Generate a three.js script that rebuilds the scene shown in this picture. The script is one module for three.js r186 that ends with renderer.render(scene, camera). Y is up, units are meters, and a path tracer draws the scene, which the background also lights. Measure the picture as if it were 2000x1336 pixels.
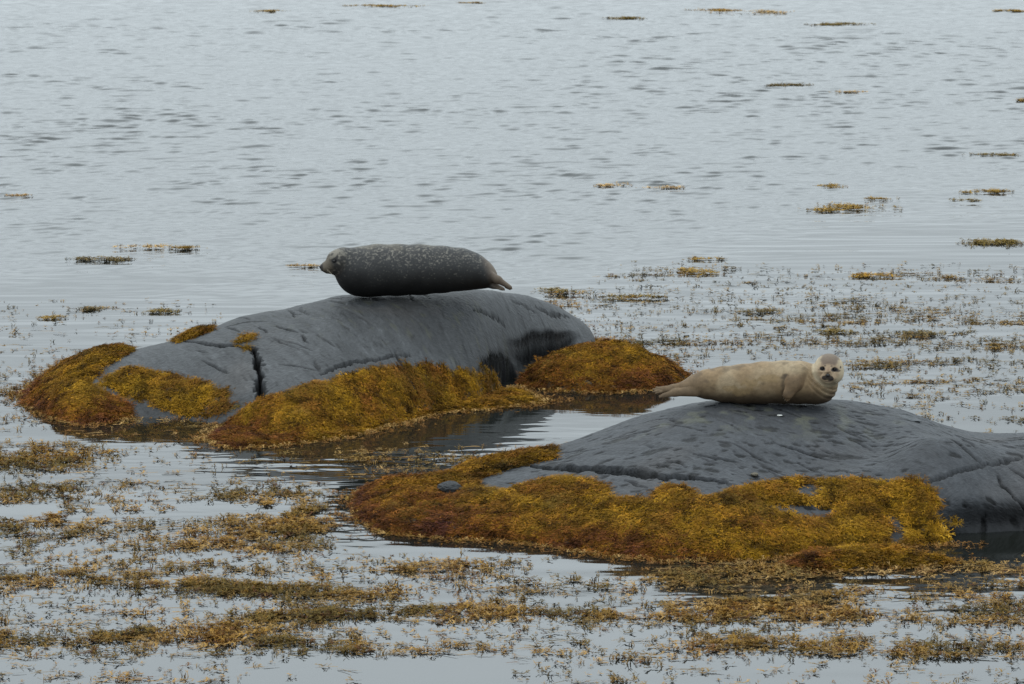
import * as THREE from 'three';
import { mergeGeometries } from 'three/addons/utils/BufferGeometryUtils.js';

// ------------------------------------------------------------------ camera, sky, sun, exposure
const scene = new THREE.Scene();
const EYE = 4.4, PITCH = 8 * Math.PI / 180, FOV = 10.7;
const camera = new THREE.PerspectiveCamera(FOV, 1024 / 684, 0.5, 9000);
camera.position.set(0, EYE, 0);
camera.rotation.x = -PITCH;
camera.focus = 25; camera.userData.fStop = 9;
scene.add(camera);

const renderer = new THREE.WebGLRenderer({ antialias: true });
renderer.setSize(1024, 684);
renderer.toneMapping = THREE.LinearToneMapping;
renderer.toneMappingExposure = 0.74;
renderer.shadowMap.enabled = true;

const SKY = [[-90, 0.45], [0, 0.45], [4, 0.62], [8, 1.08], [13, 1.86], [22, 2.3], [50, 2.3], [90, 2.25]];      // overcast radiance by height above the horizon
const sun = new THREE.DirectionalLight(new THREE.Color(1, 0.96, 0.9), 0.9);
sun.position.set(-14, 40, -34); sun.target.position.set(0, 0, -25);
sun.castShadow = true; sun.shadow.radius = 26;
sun.shadow.mapSize.set(2048, 2048);
Object.assign(sun.shadow.camera, { left: -12, right: 12, top: 12, bottom: -12, near: 1, far: 90 });
scene.add(sun, sun.target);

// ------------------------------------------------------------------ noise and small helpers
function rng(seed) { let a = seed >>> 0; return () => { a = (a + 0x6D2B79F5) >>> 0; let t = a; t = Math.imul(t ^ (t >>> 15), t | 1); t ^= t + Math.imul(t ^ (t >>> 7), t | 61); return ((t ^ (t >>> 14)) >>> 0) / 4294967296; }; }
const PERM = new Uint8Array(512);
{ const r = rng(7), p = [...Array(256).keys()]; for (let i = 255; i > 0; i--) { const j = Math.floor(r() * (i + 1)); [p[i], p[j]] = [p[j], p[i]]; } for (let i = 0; i < 512; i++) PERM[i] = p[i & 255]; }
const grad = (h, x, y, z) => { h &= 15; const u = h < 8 ? x : y, v = h < 4 ? y : h === 12 || h === 14 ? x : z; return ((h & 1) ? -u : u) + ((h & 2) ? -v : v); };
function noise(x, y = 0, z = 0) {
  const X = Math.floor(x), Y = Math.floor(y), Z = Math.floor(z); x -= X; y -= Y; z -= Z;
  const u = x * x * x * (x * (x * 6 - 15) + 10), v = y * y * y * (y * (y * 6 - 15) + 10), w = z * z * z * (z * (z * 6 - 15) + 10);
  const A = PERM[X & 255] + (Y & 255), B = PERM[(X + 1) & 255] + (Y & 255), zz = Z & 255, z1 = (Z + 1) & 255;
  const AA = PERM[A & 511], AB = PERM[(A + 1) & 511], BA = PERM[B & 511], BB = PERM[(B + 1) & 511];
  const g = (q, k, a, b, c) => grad(PERM[(q + k) & 511], a, b, c);
  const L = (a, b, t) => a + (b - a) * t;
  return L(L(L(g(AA, zz, x, y, z), g(BA, zz, x - 1, y, z), u), L(g(AB, zz, x, y - 1, z), g(BB, zz, x - 1, y - 1, z), u), v),
    L(L(g(AA, z1, x, y, z - 1), g(BA, z1, x - 1, y, z - 1), u), L(g(AB, z1, x, y - 1, z - 1), g(BB, z1, x - 1, y - 1, z - 1), u), v), w);
}
function fbm(x, y, z, oct = 4) { let s = 0, a = 0.5, f = 1; for (let i = 0; i < oct; i++) { s += a * noise(x * f + i * 17.3, y * f + i * 5.1, z * f - i * 9.7); a *= 0.5; f *= 2.03; } return s; }
const clamp = (x, a = 0, b = 1) => Math.min(b, Math.max(a, x));
const ss = (a, b, x) => { const t = clamp((x - a) / (b - a)); return t * t * (3 - 2 * t); };
const mix = (a, b, t) => a + (b - a) * t;
const mix3 = (a, b, t) => [mix(a[0], b[0], t), mix(a[1], b[1], t), mix(a[2], b[2], t)];
const hash2 = (i, j, k = 0) => { let h = Math.imul(i, 374761393) + Math.imul(j, 668265263) + Math.imul(k, 974711); h = Math.imul(h ^ (h >>> 13), 1274126177); h ^= h >>> 16; return (h >>> 0) / 4294967296; };
// smooth curve through the points of a table [[x, y], ...]
function curve(t) {
  return (x) => {
    const n = t.length; if (x <= t[0][0]) return t[0][1]; if (x >= t[n - 1][0]) return t[n - 1][1];
    let i = 0; while (x > t[i + 1][0]) i++;
    const [x0, y0] = t[i], [x1, y1] = t[i + 1], h = x1 - x0, u = (x - x0) / h;
    const m = (k) => k <= 0 || k >= n - 1 ? 0 : (t[k + 1][1] - t[k - 1][1]) / (t[k + 1][0] - t[k - 1][0]);
    const m0 = i === 0 ? (y1 - y0) / h : m(i), m1 = i + 1 === n - 1 ? (y1 - y0) / h : m(i + 1);
    return (2 * u ** 3 - 3 * u * u + 1) * y0 + (u ** 3 - 2 * u * u + u) * h * m0 + (-2 * u ** 3 + 3 * u * u) * y1 + (u ** 3 - u * u) * h * m1;
  };
}
// survey of the place: sight lines from the photographer's stand, measured on a 2000 x 1336 grid
const FOCAL = 668 / Math.tan(FOV / 2 * Math.PI / 180);
function sight(px, py) { const a = (px - 1000) / FOCAL, b = (668 - py) / FOCAL; return [a, -Math.sin(PITCH) + b * Math.cos(PITCH), -Math.cos(PITCH) - b * Math.sin(PITCH)]; }
function onWater(px, py) { const d = sight(px, py), t = EYE / -d[1]; return [d[0] * t, d[2] * t]; }
function atDepth(px, py, D) { const d = sight(px, py), t = D / -d[2]; return [d[0] * t, EYE + d[1] * t, -D]; }
function seen(x, y, z) { const cy = y - EYE, f = -Math.sin(PITCH) * cy - Math.cos(PITCH) * z, u = Math.cos(PITCH) * cy - Math.sin(PITCH) * z; return [1000 + FOCAL * x / f, 668 - FOCAL * u / f]; }
function onGround(h, px, py, from = 17, to = 40) {      // where a sight line meets a height field or the water
  const d = sight(px, py); let lo = from;
  for (let D = from; D < to; D += 0.02) { const t = D / -d[2], y = EYE + d[1] * t; if (y <= Math.max(0, h(d[0] * t, -D))) { lo = D; break; } lo = D; }
  const t = lo / -d[2]; return [d[0] * t, -lo];
}
const used = {};
function numbered(name) { const n = used[name] = (used[name] ?? -1) + 1; return n ? `${name}_${String(n).padStart(3, '0')}` : name; }
function tag(o, label, category, extra = {}) { o.userData = { label, category, ...extra }; return o; }
function lit(o) { o.traverse((m) => { if (m.isMesh) { m.castShadow = true; m.receiveShadow = true; } }); return o; }
function geo(pos, idx, { nrm, col, uv } = {}) {
  const g = new THREE.BufferGeometry();
  g.setAttribute('position', new THREE.BufferAttribute(pos instanceof Float32Array ? pos : new Float32Array(pos), 3));
  if (idx) g.setIndex(new THREE.BufferAttribute(idx instanceof Uint32Array ? idx : new Uint32Array(idx), 1));
  if (nrm) g.setAttribute('normal', new THREE.BufferAttribute(nrm instanceof Float32Array ? nrm : new Float32Array(nrm), 3)); else g.computeVertexNormals();
  if (col) g.setAttribute('color', new THREE.BufferAttribute(col instanceof Float32Array ? col : new Float32Array(col), 3));
  if (uv) g.setAttribute('uv', new THREE.BufferAttribute(uv instanceof Float32Array ? uv : new Float32Array(uv), 2));
  return g;
}

// ------------------------------------------------------------------ sky: an even bright overcast
{
  const W = 512, H = 256, px = new Float32Array(W * H * 4), lum = curve(SKY);
  for (let j = 0; j < H; j++) for (let i = 0; i < W; i++) {
    const e = (j + 0.5) / H * 180 - 90, a = (i + 0.5) / W * Math.PI * 2, ce = Math.cos(e * Math.PI / 180), X = Math.cos(a) * ce, Y = Math.sin(e * Math.PI / 180), Z = Math.sin(a) * ce;
    const c = 1 + 0.16 * fbm(X * 2.2, Y * 5, Z * 2.2, 5), L = lum(e) * c, k = (j * W + i) * 4;
    px[k] = L * 0.87; px[k + 1] = L * 0.975; px[k + 2] = L * 1.035; px[k + 3] = 1;
  }
  const sky = new THREE.DataTexture(px, W, H, THREE.RGBAFormat, THREE.FloatType);
  sky.mapping = THREE.EquirectangularReflectionMapping; sky.magFilter = THREE.LinearFilter; sky.minFilter = THREE.LinearFilter; sky.needsUpdate = true;
  scene.background = sky; scene.environment = sky;
}

// tileable grey noise for fine relief
function reliefTexture(size, make) {
  const d = new Uint8Array(size * size * 4);
  for (let j = 0; j < size; j++) for (let i = 0; i < size; i++) { const v = clamp(make(i / size, j / size)) * 255, k = (j * size + i) * 4; d[k] = d[k + 1] = d[k + 2] = v; d[k + 3] = 255; }
  const t = new THREE.DataTexture(d, size, size, THREE.RGBAFormat); t.wrapS = t.wrapT = THREE.RepeatWrapping; t.magFilter = THREE.LinearFilter; t.minFilter = THREE.LinearFilter; t.needsUpdate = true; return t;
}
function tileNoise(u, v, f, seed) { // noise on a torus
  const A = u * Math.PI * 2, B = v * Math.PI * 2, R = f / (Math.PI * 2);
  return noise(Math.cos(A) * R + seed, Math.sin(A) * R + Math.cos(B) * R * 0.73 + seed * 2, Math.sin(B) * R + Math.cos(B) * R * 0.6 + seed * 3);
}
const grain = reliefTexture(512, (u, v) => 0.5 + 0.30 * tileNoise(u, v, 26, 3.1) + 0.25 * tileNoise(u, v, 61, 9.7) + 0.2 * tileNoise(u, v, 130, 5.2));

// ------------------------------------------------------------------ the two rocks as height fields
// profile tables: sight-line column, row, distance -> world
function rockShape({ ridge, front, backRun, power, extra }) {
  const R = ridge.map(([px, py, D]) => atDepth(px, py, D)), F = front.map(([px, py]) => onWater(px, py));
  const hr = curve(R.map((p) => [p[0], p[1]])), zr = curve(R.map((p) => [p[0], p[2]])), zf = curve(F.map((p) => [p[0], p[1]]));
  return (x, z) => {
    const H = hr(x), ZR = zr(x), ZF = Math.max(zf(x), ZR + 0.25);
    let h;
    if (z >= ZR) { const pw = typeof power === 'number' ? power : power(x), t = (z - ZR) / (ZF - ZR); h = t <= 1 ? H * (1 - Math.pow(t, pw)) : -(t - 1) * (ZF - ZR) * Math.max(0.25, H * pw / (ZF - ZR)); }
    else { const t = (ZR - z) / backRun; h = H - Math.max(H, 0.15) * Math.pow(t, 1.9); }
    if (H < 0) h = Math.min(h, H);
    return h + extra(x, z);
  };
}
const bump = (x, z, cx, cz, rx, rz, rot = 0) => { const c = Math.cos(rot), s = Math.sin(rot), dx = x - cx, dz = z - cz, u = (c * dx + s * dz) / rx, v = (-s * dx + c * dz) / rz; return Math.exp(-(u * u + v * v)); };

const leftShape = rockShape({
  ridge: [[30, 778, 28.6], [60, 768, 28.5], [110, 737, 28.4], [180, 702, 28.4], [250, 691, 28.4], [345, 668, 28.5], [415, 641, 28.6], [480, 617, 28.7], [560, 604, 28.8], [650, 584, 28.9], [700, 577, 28.95], [800, 571, 29.0], [900, 568, 29.1], [945, 567, 29.25], [1000, 576, 29.65], [1060, 591, 30.1], [1110, 616, 30.5], [1145, 643, 30.7], [1164, 672, 30.8], [1180, 730, 30.9], [1220, 790, 31.0]],
  front: [[20, 775], [70, 800], [150, 822], [260, 815], [390, 822], [470, 838], [560, 852], [650, 846], [760, 824], [860, 798], [940, 780], [1000, 752], [1080, 730], [1150, 712], [1250, 700]],
  backRun: 1.5, power: 1.75,
  extra: (x, z) => 0.028 * fbm(x * 1.1 + 3, 0, z * 0.9, 3) + 0.012 * fbm(x * 4, 2, z * 2.4, 3),
});
const moundAt = atDepth(1160, 700, 28.9);
const leftBase = (x, z) => {
  const m = 0.215 * bump(x, z, moundAt[0] + 0.02, -29.35, 0.46, 0.55) + 0.10 * bump(x, z, moundAt[0] - 0.34, -28.95, 0.26, 0.34) + 0.13 * bump(x, z, moundAt[0] + 0.40, -29.1, 0.36, 0.42) + 0.03 * fbm(x * 3, 5, z * 3, 3) - 0.045;
  return Math.max(leftShape(x, z), m);
};
const rightShape = rockShape({
  ridge: [[640, 1000, 23.4], [690, 986, 23.6], [760, 962, 23.7], [860, 950, 23.8], [950, 925, 23.9], [1040, 903, 24.0], [1100, 881, 24.1], [1200, 840, 24.2], [1300, 807, 24.25], [1400, 789, 24.3], [1450, 786, 24.35], [1620, 787, 24.4], [1700, 793, 24.4], [1770, 806, 24.4], [1870, 843, 24.4], [1930, 857, 24.4], [2000, 858, 24.4], [2150, 852, 24.4], [2350, 875, 24.4], [2500, 960, 24.4], [2580, 1060, 24.4]],
  front: [[640, 1005], [700, 1018], [760, 1038], [880, 1048], [1000, 1060], [1080, 1066], [1200, 1080], [1400, 1092], [1550, 1085], [1700, 1074], [1800, 1064], [1900, 1060], [2000, 1058], [2300, 1050], [2600, 1040]],
  backRun: 1.5, power: (x) => mix(1.62, 4.6, ss(2.35, 3.0, x)),
  extra: (x, z) => 0.03 * fbm(x * 1.0 + 8, 0, z * 0.9, 3) + 0.010 * fbm(x * 4.5, 2, z * 3, 3),
});
const lobeA = [2.25, -22.95], lobeB = [4.2, -23.55];
const rightBase = (x, z) => {
  const dx = lobeB[0] - lobeA[0], dz = lobeB[1] - lobeA[1], L = Math.hypot(dx, dz), t = ((x - lobeA[0]) * dx + (z - lobeA[1]) * dz) / (L * L), q = ((x - lobeA[0]) * dz - (z - lobeA[1]) * dx) / L; // q > 0 behind? sign handled below
  const along = ss(-0.25, 0.35, t) * (1 - ss(1.2, 1.8, t));
  const d = -q, across = d > 0 ? Math.exp(-((d / 0.42) ** 2)) : Math.exp(-((d / 0.34) ** 2));
  let h = rightShape(x, z) + 0.15 * along * across;
  h -= 0.055 * bump(x, z, 1.95, -23.2, 0.75, 0.28, -0.25);     // the pale hollow between dome and lobe
  return h;
};

function polyline(h, pts, w, d) { const q = pts.map(([px, py]) => onGround(h, px, py)); const xs = q.map((p) => p[0]), zs = q.map((p) => p[1]); return { q, w, d, x0: Math.min(...xs) - w * 4, x1: Math.max(...xs) + w * 4, z0: Math.min(...zs) - w * 4, z1: Math.max(...zs) + w * 4 }; }
function segDist(x, z, q) {
  let best = 1e9, at = 0;
  for (let i = 0; i + 1 < q.length; i++) {
    const ax = q[i][0], az = q[i][1], bx = q[i + 1][0] - ax, bz = q[i + 1][1] - az, t = clamp(((x - ax) * bx + (z - az) * bz) / (bx * bx + bz * bz + 1e-12)), d = Math.hypot(x - ax - bx * t, z - az - bz * t);
    if (d < best) { best = d; at = (i + t) / (q.length - 1); }
  }
  return [best, at];
}
const crackSet = (h, list) => list.map(([w, d, ...pts]) => polyline(h, pts, w, d));
function carve(cracks, x, z) {
  let cut = 0;
  for (const c of cracks) {
    if (x < c.x0 || x > c.x1 || z < c.z0 || z > c.z1) continue;
    const wob = 0.7 * c.w * noise(x * 14, 1.7, z * 14) + 0.5 * c.w * noise(x * 37, 5.7, z * 37);
    const [d, at] = segDist(x + wob, z + wob, c.q), w = c.w * (0.35 + 0.65 * Math.sin(Math.PI * clamp(at, 0.06, 0.94))) * (0.75 + 0.5 * noise(x * 9, 4, z * 9));
    if (d < w) cut = Math.max(cut, c.d * Math.sqrt(1 - d / w) * (0.5 + 0.5 * Math.sin(Math.PI * clamp(at, 0.1, 0.9))));
  }
  return cut;
}
function shortCracks(h, n, box, dir, seed) {   // small joints that follow the grain of the stone
  const r = rng(seed), out = [];
  for (let i = 0; i < n; i++) {
    const x = mix(box[0], box[1], r()), z = mix(box[2], box[3], r()), a = dir + (r() - 0.5) * 0.5, L = 0.12 + r() * r() * 0.5, q = [];
    for (let k = 0; k < 4; k++) q.push([x + Math.cos(a) * L * k / 3 + (r() - 0.5) * 0.03, z + Math.sin(a) * L * k / 3 + (r() - 0.5) * 0.03]);
    const xs = q.map((p) => p[0]), zs = q.map((p) => p[1]), w = 0.012 + r() * 0.012;
    out.push({ q, w, d: 0.012 + r() * 0.02, x0: Math.min(...xs) - 0.1, x1: Math.max(...xs) + 0.1, z0: Math.min(...zs) - 0.1, z1: Math.max(...zs) + 0.1 });
  }
  return out;
}
const leftCracks = [
  ...crackSet(leftBase, [
    [0.045, 0.20, [492, 680], [503, 705], [508, 735], [507, 765], [512, 795], [505, 815]],
    [0.03, 0.06, [348, 668], [400, 673], [432, 676], [470, 678], [495, 688]],
    [0.022, 0.05, [628, 735], [655, 718], [690, 708], [740, 700], [800, 694]],
    [0.016, 0.03, [925, 608], [955, 618], [985, 634]], [0.018, 0.035, [1048, 604], [1075, 616], [1112, 620]],
    [0.014, 0.028, [395, 706], [420, 717], [445, 732]], [0.012, 0.02, [545, 712], [580, 718], [625, 728]],
    [0.012, 0.02, [545, 664], [575, 672], [610, 686]], [0.012, 0.02, [440, 640], [470, 632], [520, 628]], [0.012, 0.02, [618, 655], [640, 668], [655, 680]],
    [0.014, 0.02, [1000, 590], [1030, 602], [1050, 615]],
  ]),
  ...shortCracks(leftBase, 46, [-2.9, 0.7, -29.2, -26.8], 1.15, 21),
];
const rightCracks = [
  ...crackSet(rightBase, [
    [0.07, 0.13, [1035, 909], [1075, 915], [1110, 915], [1180, 917], [1240, 925], [1300, 932], [1360, 937], [1412, 941]],
    [0.018, 0.03, [1355, 888], [1395, 896], [1440, 904]], [0.016, 0.03, [1500, 864], [1560, 880], [1640, 902]],
    [0.02, 0.03, [1808, 948], [1845, 935], [1885, 922], [1930, 908]], [0.018, 0.028, [1915, 915], [1960, 903], [2000, 893]],
    [0.03, 0.09, [1850, 1008], [1870, 1020], [1905, 1035], [1925, 1042]], [0.025, 0.04, [1932, 1005], [1926, 1030], [1930, 1050]],
    [0.014, 0.02, [1180, 862], [1230, 850], [1290, 836]], [0.012, 0.02, [1100, 890], [1130, 884], [1170, 878]],
  ]),
  ...shortCracks(rightBase, 55, [0.2, 3.6, -24.3, -22.4], 0.85, 22),
];
const scoopA = onGround(leftBase, 1020, 668), scoopB = onGround(leftBase, 975, 722), scoopC = onGround(rightBase, 1880, 1040), scoopD = onGround(rightBase, 1990, 1040);
const hollow = [[945, 690], [980, 668], [1025, 654], [1080, 647], [1135, 650]].map(([a, b]) => onGround(leftBase, a, b)), hollowEdge = curve(hollow), hollowSide = (x) => ss(hollow[1][0] - 0.04, hollow[2][0] + 0.06, x) * (1 - ss(hollow[4][0] - 0.25, hollow[4][0] + 0.02, x));
const caveTop = leftBase(scoopB[0], scoopB[1]);
const caveAt = (x, z) => Math.abs(x - scoopB[0]) > 0.3 || Math.abs(z - scoopB[1]) > 0.45 ? 9 : Math.hypot((x - scoopB[0]) / 0.17, (leftBase(x, z) - caveTop + 0.25 * (x - scoopB[0])) / 0.11) + 0.2 * noise(x * 8, 2, z * 8);
function leftRock(x, z) {
  let h = leftBase(x, z) - carve(leftCracks, x, z);
  { const q = z - hollowEdge(x) + 0.03 * noise(x * 9, 3, 1), side = hollowSide(x); if (side > 0 && q > 0) h -= 0.24 * side * ss(0, 0.09, q) * Math.exp(-((q / 0.42) ** 2)); }
  { const q = caveAt(x, z); h -= 0.40 * (1 - ss(0.72, 1.0, q)); }
  const u = x * 0.45 + z * 0.9, v = x * 0.9 - z * 0.45;
  return h + 0.006 * fbm(u * 3, 0.5, v * 16, 3) + 0.003 * noise(x * 40, 0, z * 40);
}
function pits(x, z, cell, share, seed) { // shallow weathered pits: 0 outside, up to 1 inside
  let best = 0; const I = Math.floor(x / cell), J = Math.floor(z / cell);
  for (let i = I - 1; i <= I + 1; i++) for (let j = J - 1; j <= J + 1; j++) {
    if (hash2(i, j, seed) > share) continue;
    const cx = (i + hash2(i, j, seed + 1)) * cell, cz = (j + hash2(i, j, seed + 2)) * cell, r = cell * (0.12 + 0.33 * hash2(i, j, seed + 3) ** 2), e = 1.3 + 1.6 * hash2(i, j, seed + 4), a = -0.25 + 0.7 * hash2(i, j, seed + 5);
    const dx = x - cx, dz = z - cz, u = Math.cos(a) * dx + Math.sin(a) * dz, v = -Math.sin(a) * dx + Math.cos(a) * dz, d = Math.hypot(u / e, v) / r + 0.5 * noise(x * 30, seed, z * 30);
    best = Math.max(best, 1 - ss(0.7, 1.0, d));
  }
  return best;
}
const pitField = (x, z) => { const where = 0.35 + 0.65 * ss(-0.15, 0.2, fbm(x * 0.9, 7, z * 0.9, 2)) ; return Math.max(pits(x, z, 0.065, 0.40 * where, 40), 0.9 * pits(x + 5, z, 0.12, 0.2 * where, 50)); };
function rightRock(x, z) {
  let h = rightBase(x, z) - carve(rightCracks, x, z);
  h -= 0.12 * bump(x, z, scoopC[0], scoopC[1], 0.16, 0.12) + 0.16 * bump(x, z, scoopD[0] + 0.1, scoopD[1], 0.28, 0.14);
  h -= 0.006 * pitField(x, z);
  const u = x * 0.7 + z * 0.7, v = x * 0.7 - z * 0.7;
  return h + 0.006 * fbm(u * 3, 1.5, v * 14, 3) + 0.003 * noise(x * 40, 3, z * 40);
}

// patches of weed on the rocks, as outlines on the ground
const outline = (h, pts, over = 0, which = () => false) => pts.map(([px, py], i) => { const p = onGround(h, px, py); return which(px, py, i) ? [p[0], p[1] - over] : p; });
function inside(poly, x, z) { let c = false; for (let i = 0, j = poly.length - 1; i < poly.length; j = i++) { const a = poly[i], b = poly[j]; if ((a[1] > z) !== (b[1] > z) && x < (b[0] - a[0]) * (z - a[1]) / (b[1] - a[1]) + a[0]) c = !c; } return c; }
const edge = (poly, x, z) => { const d = segDist(x, z, [...poly, poly[0]])[0]; return inside(poly, x, z) ? d : -d; };

function rockMesh(h, x0, x1, z0, z1, step, paint, material, undercut) {
  const nx = Math.round((x1 - x0) / step), nz = Math.round((z1 - z0) / step), H = new Float32Array((nx + 1) * (nz + 1)), id = new Int32Array((nx + 1) * (nz + 1)).fill(-1), low = -0.22;
  for (let j = 0; j <= nz; j++) for (let i = 0; i <= nx; i++) H[j * (nx + 1) + i] = h(x0 + i * step, z0 + j * step);
  const pos = [], col = [], uv = [], nrm = [], idx = [], at = (i, j) => H[clamp(j, 0, nz) * (nx + 1) + clamp(i, 0, nx)];
  const vert = (i, j) => {
    const k = j * (nx + 1) + i; if (id[k] >= 0) return id[k];
    const x = x0 + i * step, z = z0 + j * step, y = H[k], a = (at(i - 1, j) - at(i + 1, j)) / (2 * step), b = (at(i, j - 1) - at(i, j + 1)) / (2 * step), l = Math.hypot(a, 1, b);
    id[k] = pos.length / 3; pos.push(x, y, z - (undercut ? undercut(x, y, z) : 0)); nrm.push(a / l, 1 / l, b / l); uv.push(x / 0.9, z / 0.9 - y / 1.3); col.push(...paint(x, y, z, [a / l, 1 / l, b / l])); return id[k];
  };
  for (let j = 0; j < nz; j++) for (let i = 0; i < nx; i++) {
    const k = j * (nx + 1) + i; if (Math.max(H[k], H[k + 1], H[k + nx + 1], H[k + nx + 2]) < low) continue;
    const a = vert(i, j), b = vert(i + 1, j), c = vert(i + 1, j + 1), d = vert(i, j + 1); idx.push(a, c, b, a, d, c);
  }
  return new THREE.Mesh(geo(pos, idx, { nrm: undercut ? null : nrm, col, uv }), material);
}
const rockStone = new THREE.MeshPhysicalMaterial({ color: 0xffffff, vertexColors: true, roughness: 0.6, specularIntensity: 0.38, bumpMap: grain, bumpScale: 0.006 });
function stone(x, y, z, base) {
  const s = 1 + 0.22 * fbm(x * 1.3, 0, z * 1.3, 3) + 0.25 * fbm(x * 9, y * 9, z * 9, 3) + 0.26 * noise(x * 38, 2, z * 22) + 0.2 * noise(x * 75, 6, z * 50);
  const wet = 1 - 0.45 * (1 - ss(0.03, 0.24, y + 0.10 * fbm(x * 3, 0, z * 3, 3)));
  const warm = ss(0.05, 0.35, fbm(x * 1.7 + 20, 3, z * 1.7, 3)) * 0.25;
  return [base[0] * s * wet * (1 + warm * 0.35), base[1] * s * wet * (1 + warm * 0.1), base[2] * s * wet * (1 - warm * 0.1)];
}
const seatLeft = atDepth(810, 574, 28.75), seatRight = atDepth(1500, 790, 24.25);
function paintLeft(x, y, z) {
  let c = stone(x, y, z, [0.0475, 0.0495, 0.0520]);
  const u = x * 0.45 + z * 0.9, v = x * 0.9 - z * 0.45, streak = fbm(u * 1.6, 4, v * 11, 3);
  c = c.map((k) => k * (1 + 0.6 * streak) * (1 - 0.5 * ss(0.14, 0.34, fbm(u * 7, 8, v * 34, 2))) * (1 + 0.35 * ss(0.16, 0.34, fbm(u * 5, 3, v * 26, 2))));
  const ck = carve(leftCracks, x, z); c = c.map((k) => k * (1 - 0.75 * ss(0.002, 0.02, ck)));  // occlusion shade of the cracks painted in, along with their dark algae
  const lichen = ss(0.12, 0.3, fbm(u * 5, 9, v * 16, 3)) * bump(x, z, seatLeft[0] + 0.2, seatLeft[2] + 0.3, 1.1, 0.5);
  c = mix3(c, [0.08, 0.08, 0.055], lichen * 0.6);
  const seatTone = bump(x, z, seatLeft[0] - 0.1, seatLeft[2] + 0.35, 1.0, 0.38);   // darker zone under the seal
  return c.map((k) => k * (1 - 0.35 * seatTone));
}
function paintRight(x, y, z) {
  let c = stone(x, y, z, [0.0405, 0.0430, 0.0475]);
  const u = x * 0.7 + z * 0.7, v = x * 0.7 - z * 0.7;
  c = c.map((k) => k * (1 + 0.45 * fbm(u * 2, 5, v * 11, 3)) * (1 - 0.4 * ss(0.14, 0.34, fbm(u * 9, 8, v * 30, 2))) * (1 + 0.3 * ss(0.16, 0.34, fbm(u * 6, 3, v * 24, 2))));
  const p = pitField(x, z); c = c.map((k) => k * (1 - 0.8 * p));
  const ck = carve(rightCracks, x, z); c = c.map((k) => k * (1 - 0.75 * ss(0.002, 0.02, ck)));  // crack colour carries painted occlusion shade as well as dark algae
  const lichen = ss(0.05, 0.28, fbm(x * 7, 11, z * 4, 4)) * bump(x, z, seatRight[0] - 0.05, seatRight[2] + 0.28, 0.75, 0.3);
  c = mix3(c, [0.11, 0.112, 0.08], lichen * 0.75);
  const seatTone = bump(x, z, seatRight[0] + 0.2, seatRight[2] + 0.2, 0.8, 0.35);  // darker zone around the seat of the tan seal
  return c.map((k) => k * (1 - 0.3 * seatTone));
}
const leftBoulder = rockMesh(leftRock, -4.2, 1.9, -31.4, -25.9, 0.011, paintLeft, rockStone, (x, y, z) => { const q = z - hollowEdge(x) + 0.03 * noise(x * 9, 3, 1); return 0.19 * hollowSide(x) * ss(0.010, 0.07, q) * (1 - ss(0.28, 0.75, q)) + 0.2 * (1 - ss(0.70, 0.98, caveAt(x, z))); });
leftBoulder.name = 'rock'; tag(leftBoulder, 'long low grey rock split by a vertical crack, with the dark seal on top', 'rock'); scene.add(lit(leftBoulder));
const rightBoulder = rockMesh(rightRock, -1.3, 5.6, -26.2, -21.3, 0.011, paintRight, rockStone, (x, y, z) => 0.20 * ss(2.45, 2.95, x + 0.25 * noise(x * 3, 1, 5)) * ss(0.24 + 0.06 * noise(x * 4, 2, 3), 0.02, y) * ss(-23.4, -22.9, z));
rightBoulder.name = 'rock_001'; used.rock = 1; tag(rightBoulder, 'pitted grey domed rock with a long dark crack, under the tan seal', 'rock'); scene.add(lit(rightBoulder));

// a pale flake of the ledge at the rock's back edge, a pebble and a small dark stone in the weed
function lump(sx, sy, sz, seed, detail = 3, tone = [0.07, 0.075, 0.08]) {
  const g = new THREE.IcosahedronGeometry(1, detail * 5), p = g.attributes.position, col = [];
  for (let i = 0; i < p.count; i++) { const x = p.getX(i), y = p.getY(i), z = p.getZ(i), k = 1 + 0.35 * fbm(x * 1.3 + seed, y * 1.3, z * 1.3, 3); p.setXYZ(i, x * k * sx, (y > 0 ? y * 0.75 : y) * k * sy, z * k * sz); col.push(...stone(x * sx + seed, 0.4, z * sz, tone)); }
  g.setAttribute('color', new THREE.BufferAttribute(new Float32Array(col), 3)); g.computeVertexNormals(); return g;
}
{
  const [x, z] = onGround(rightBase, 1775, 817), slab = new THREE.Mesh(lump(0.075, 0.016, 0.10, 5), rockStone);
  slab.name = 'slab'; slab.position.set(x, rightBase(x, z) - 0.003, z); slab.rotation.set(0.1, 0.5, -0.2); rightBoulder.add(slab);
  const [a, b] = onGround(rightBase, 1474, 929), peb = new THREE.Mesh(lump(0.024, 0.014, 0.024, 9, 2, [0.16, 0.14, 0.105]), rockStone);
  peb.name = 'pebble'; peb.position.set(a, rightBase(a, b) + 0.008, b); tag(peb, 'small pale brown pebble lying on the pitted grey rock', 'pebble'); scene.add(lit(peb));
  const [c, d] = onGround(rightBase, 880, 962), st = new THREE.Mesh(lump(0.075, 0.045, 0.10, 13, 3, [0.026, 0.028, 0.03]), rockStone);
  st.name = 'stone'; st.position.set(c, Math.max(0, rightBase(c, d)) + 0.035, d); st.rotation.y = 0.5; tag(st, 'small dark stone poking out of the golden weed below the pitted rock', 'stone'); scene.add(lit(st));
  const [e, f] = onGround(rightBase, 1523, 811), dr = new THREE.Mesh(lump(0.018, 0.004, 0.02, 17, 1, [0.75, 0.75, 0.72]), rockStone);
  dr.name = 'dropping'; dr.position.set(e, rightRock(e, f) + 0.004, f); tag(dr, 'tiny white bird dropping on the rock below the tan seal', 'dropping'); scene.add(dr);
}

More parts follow.
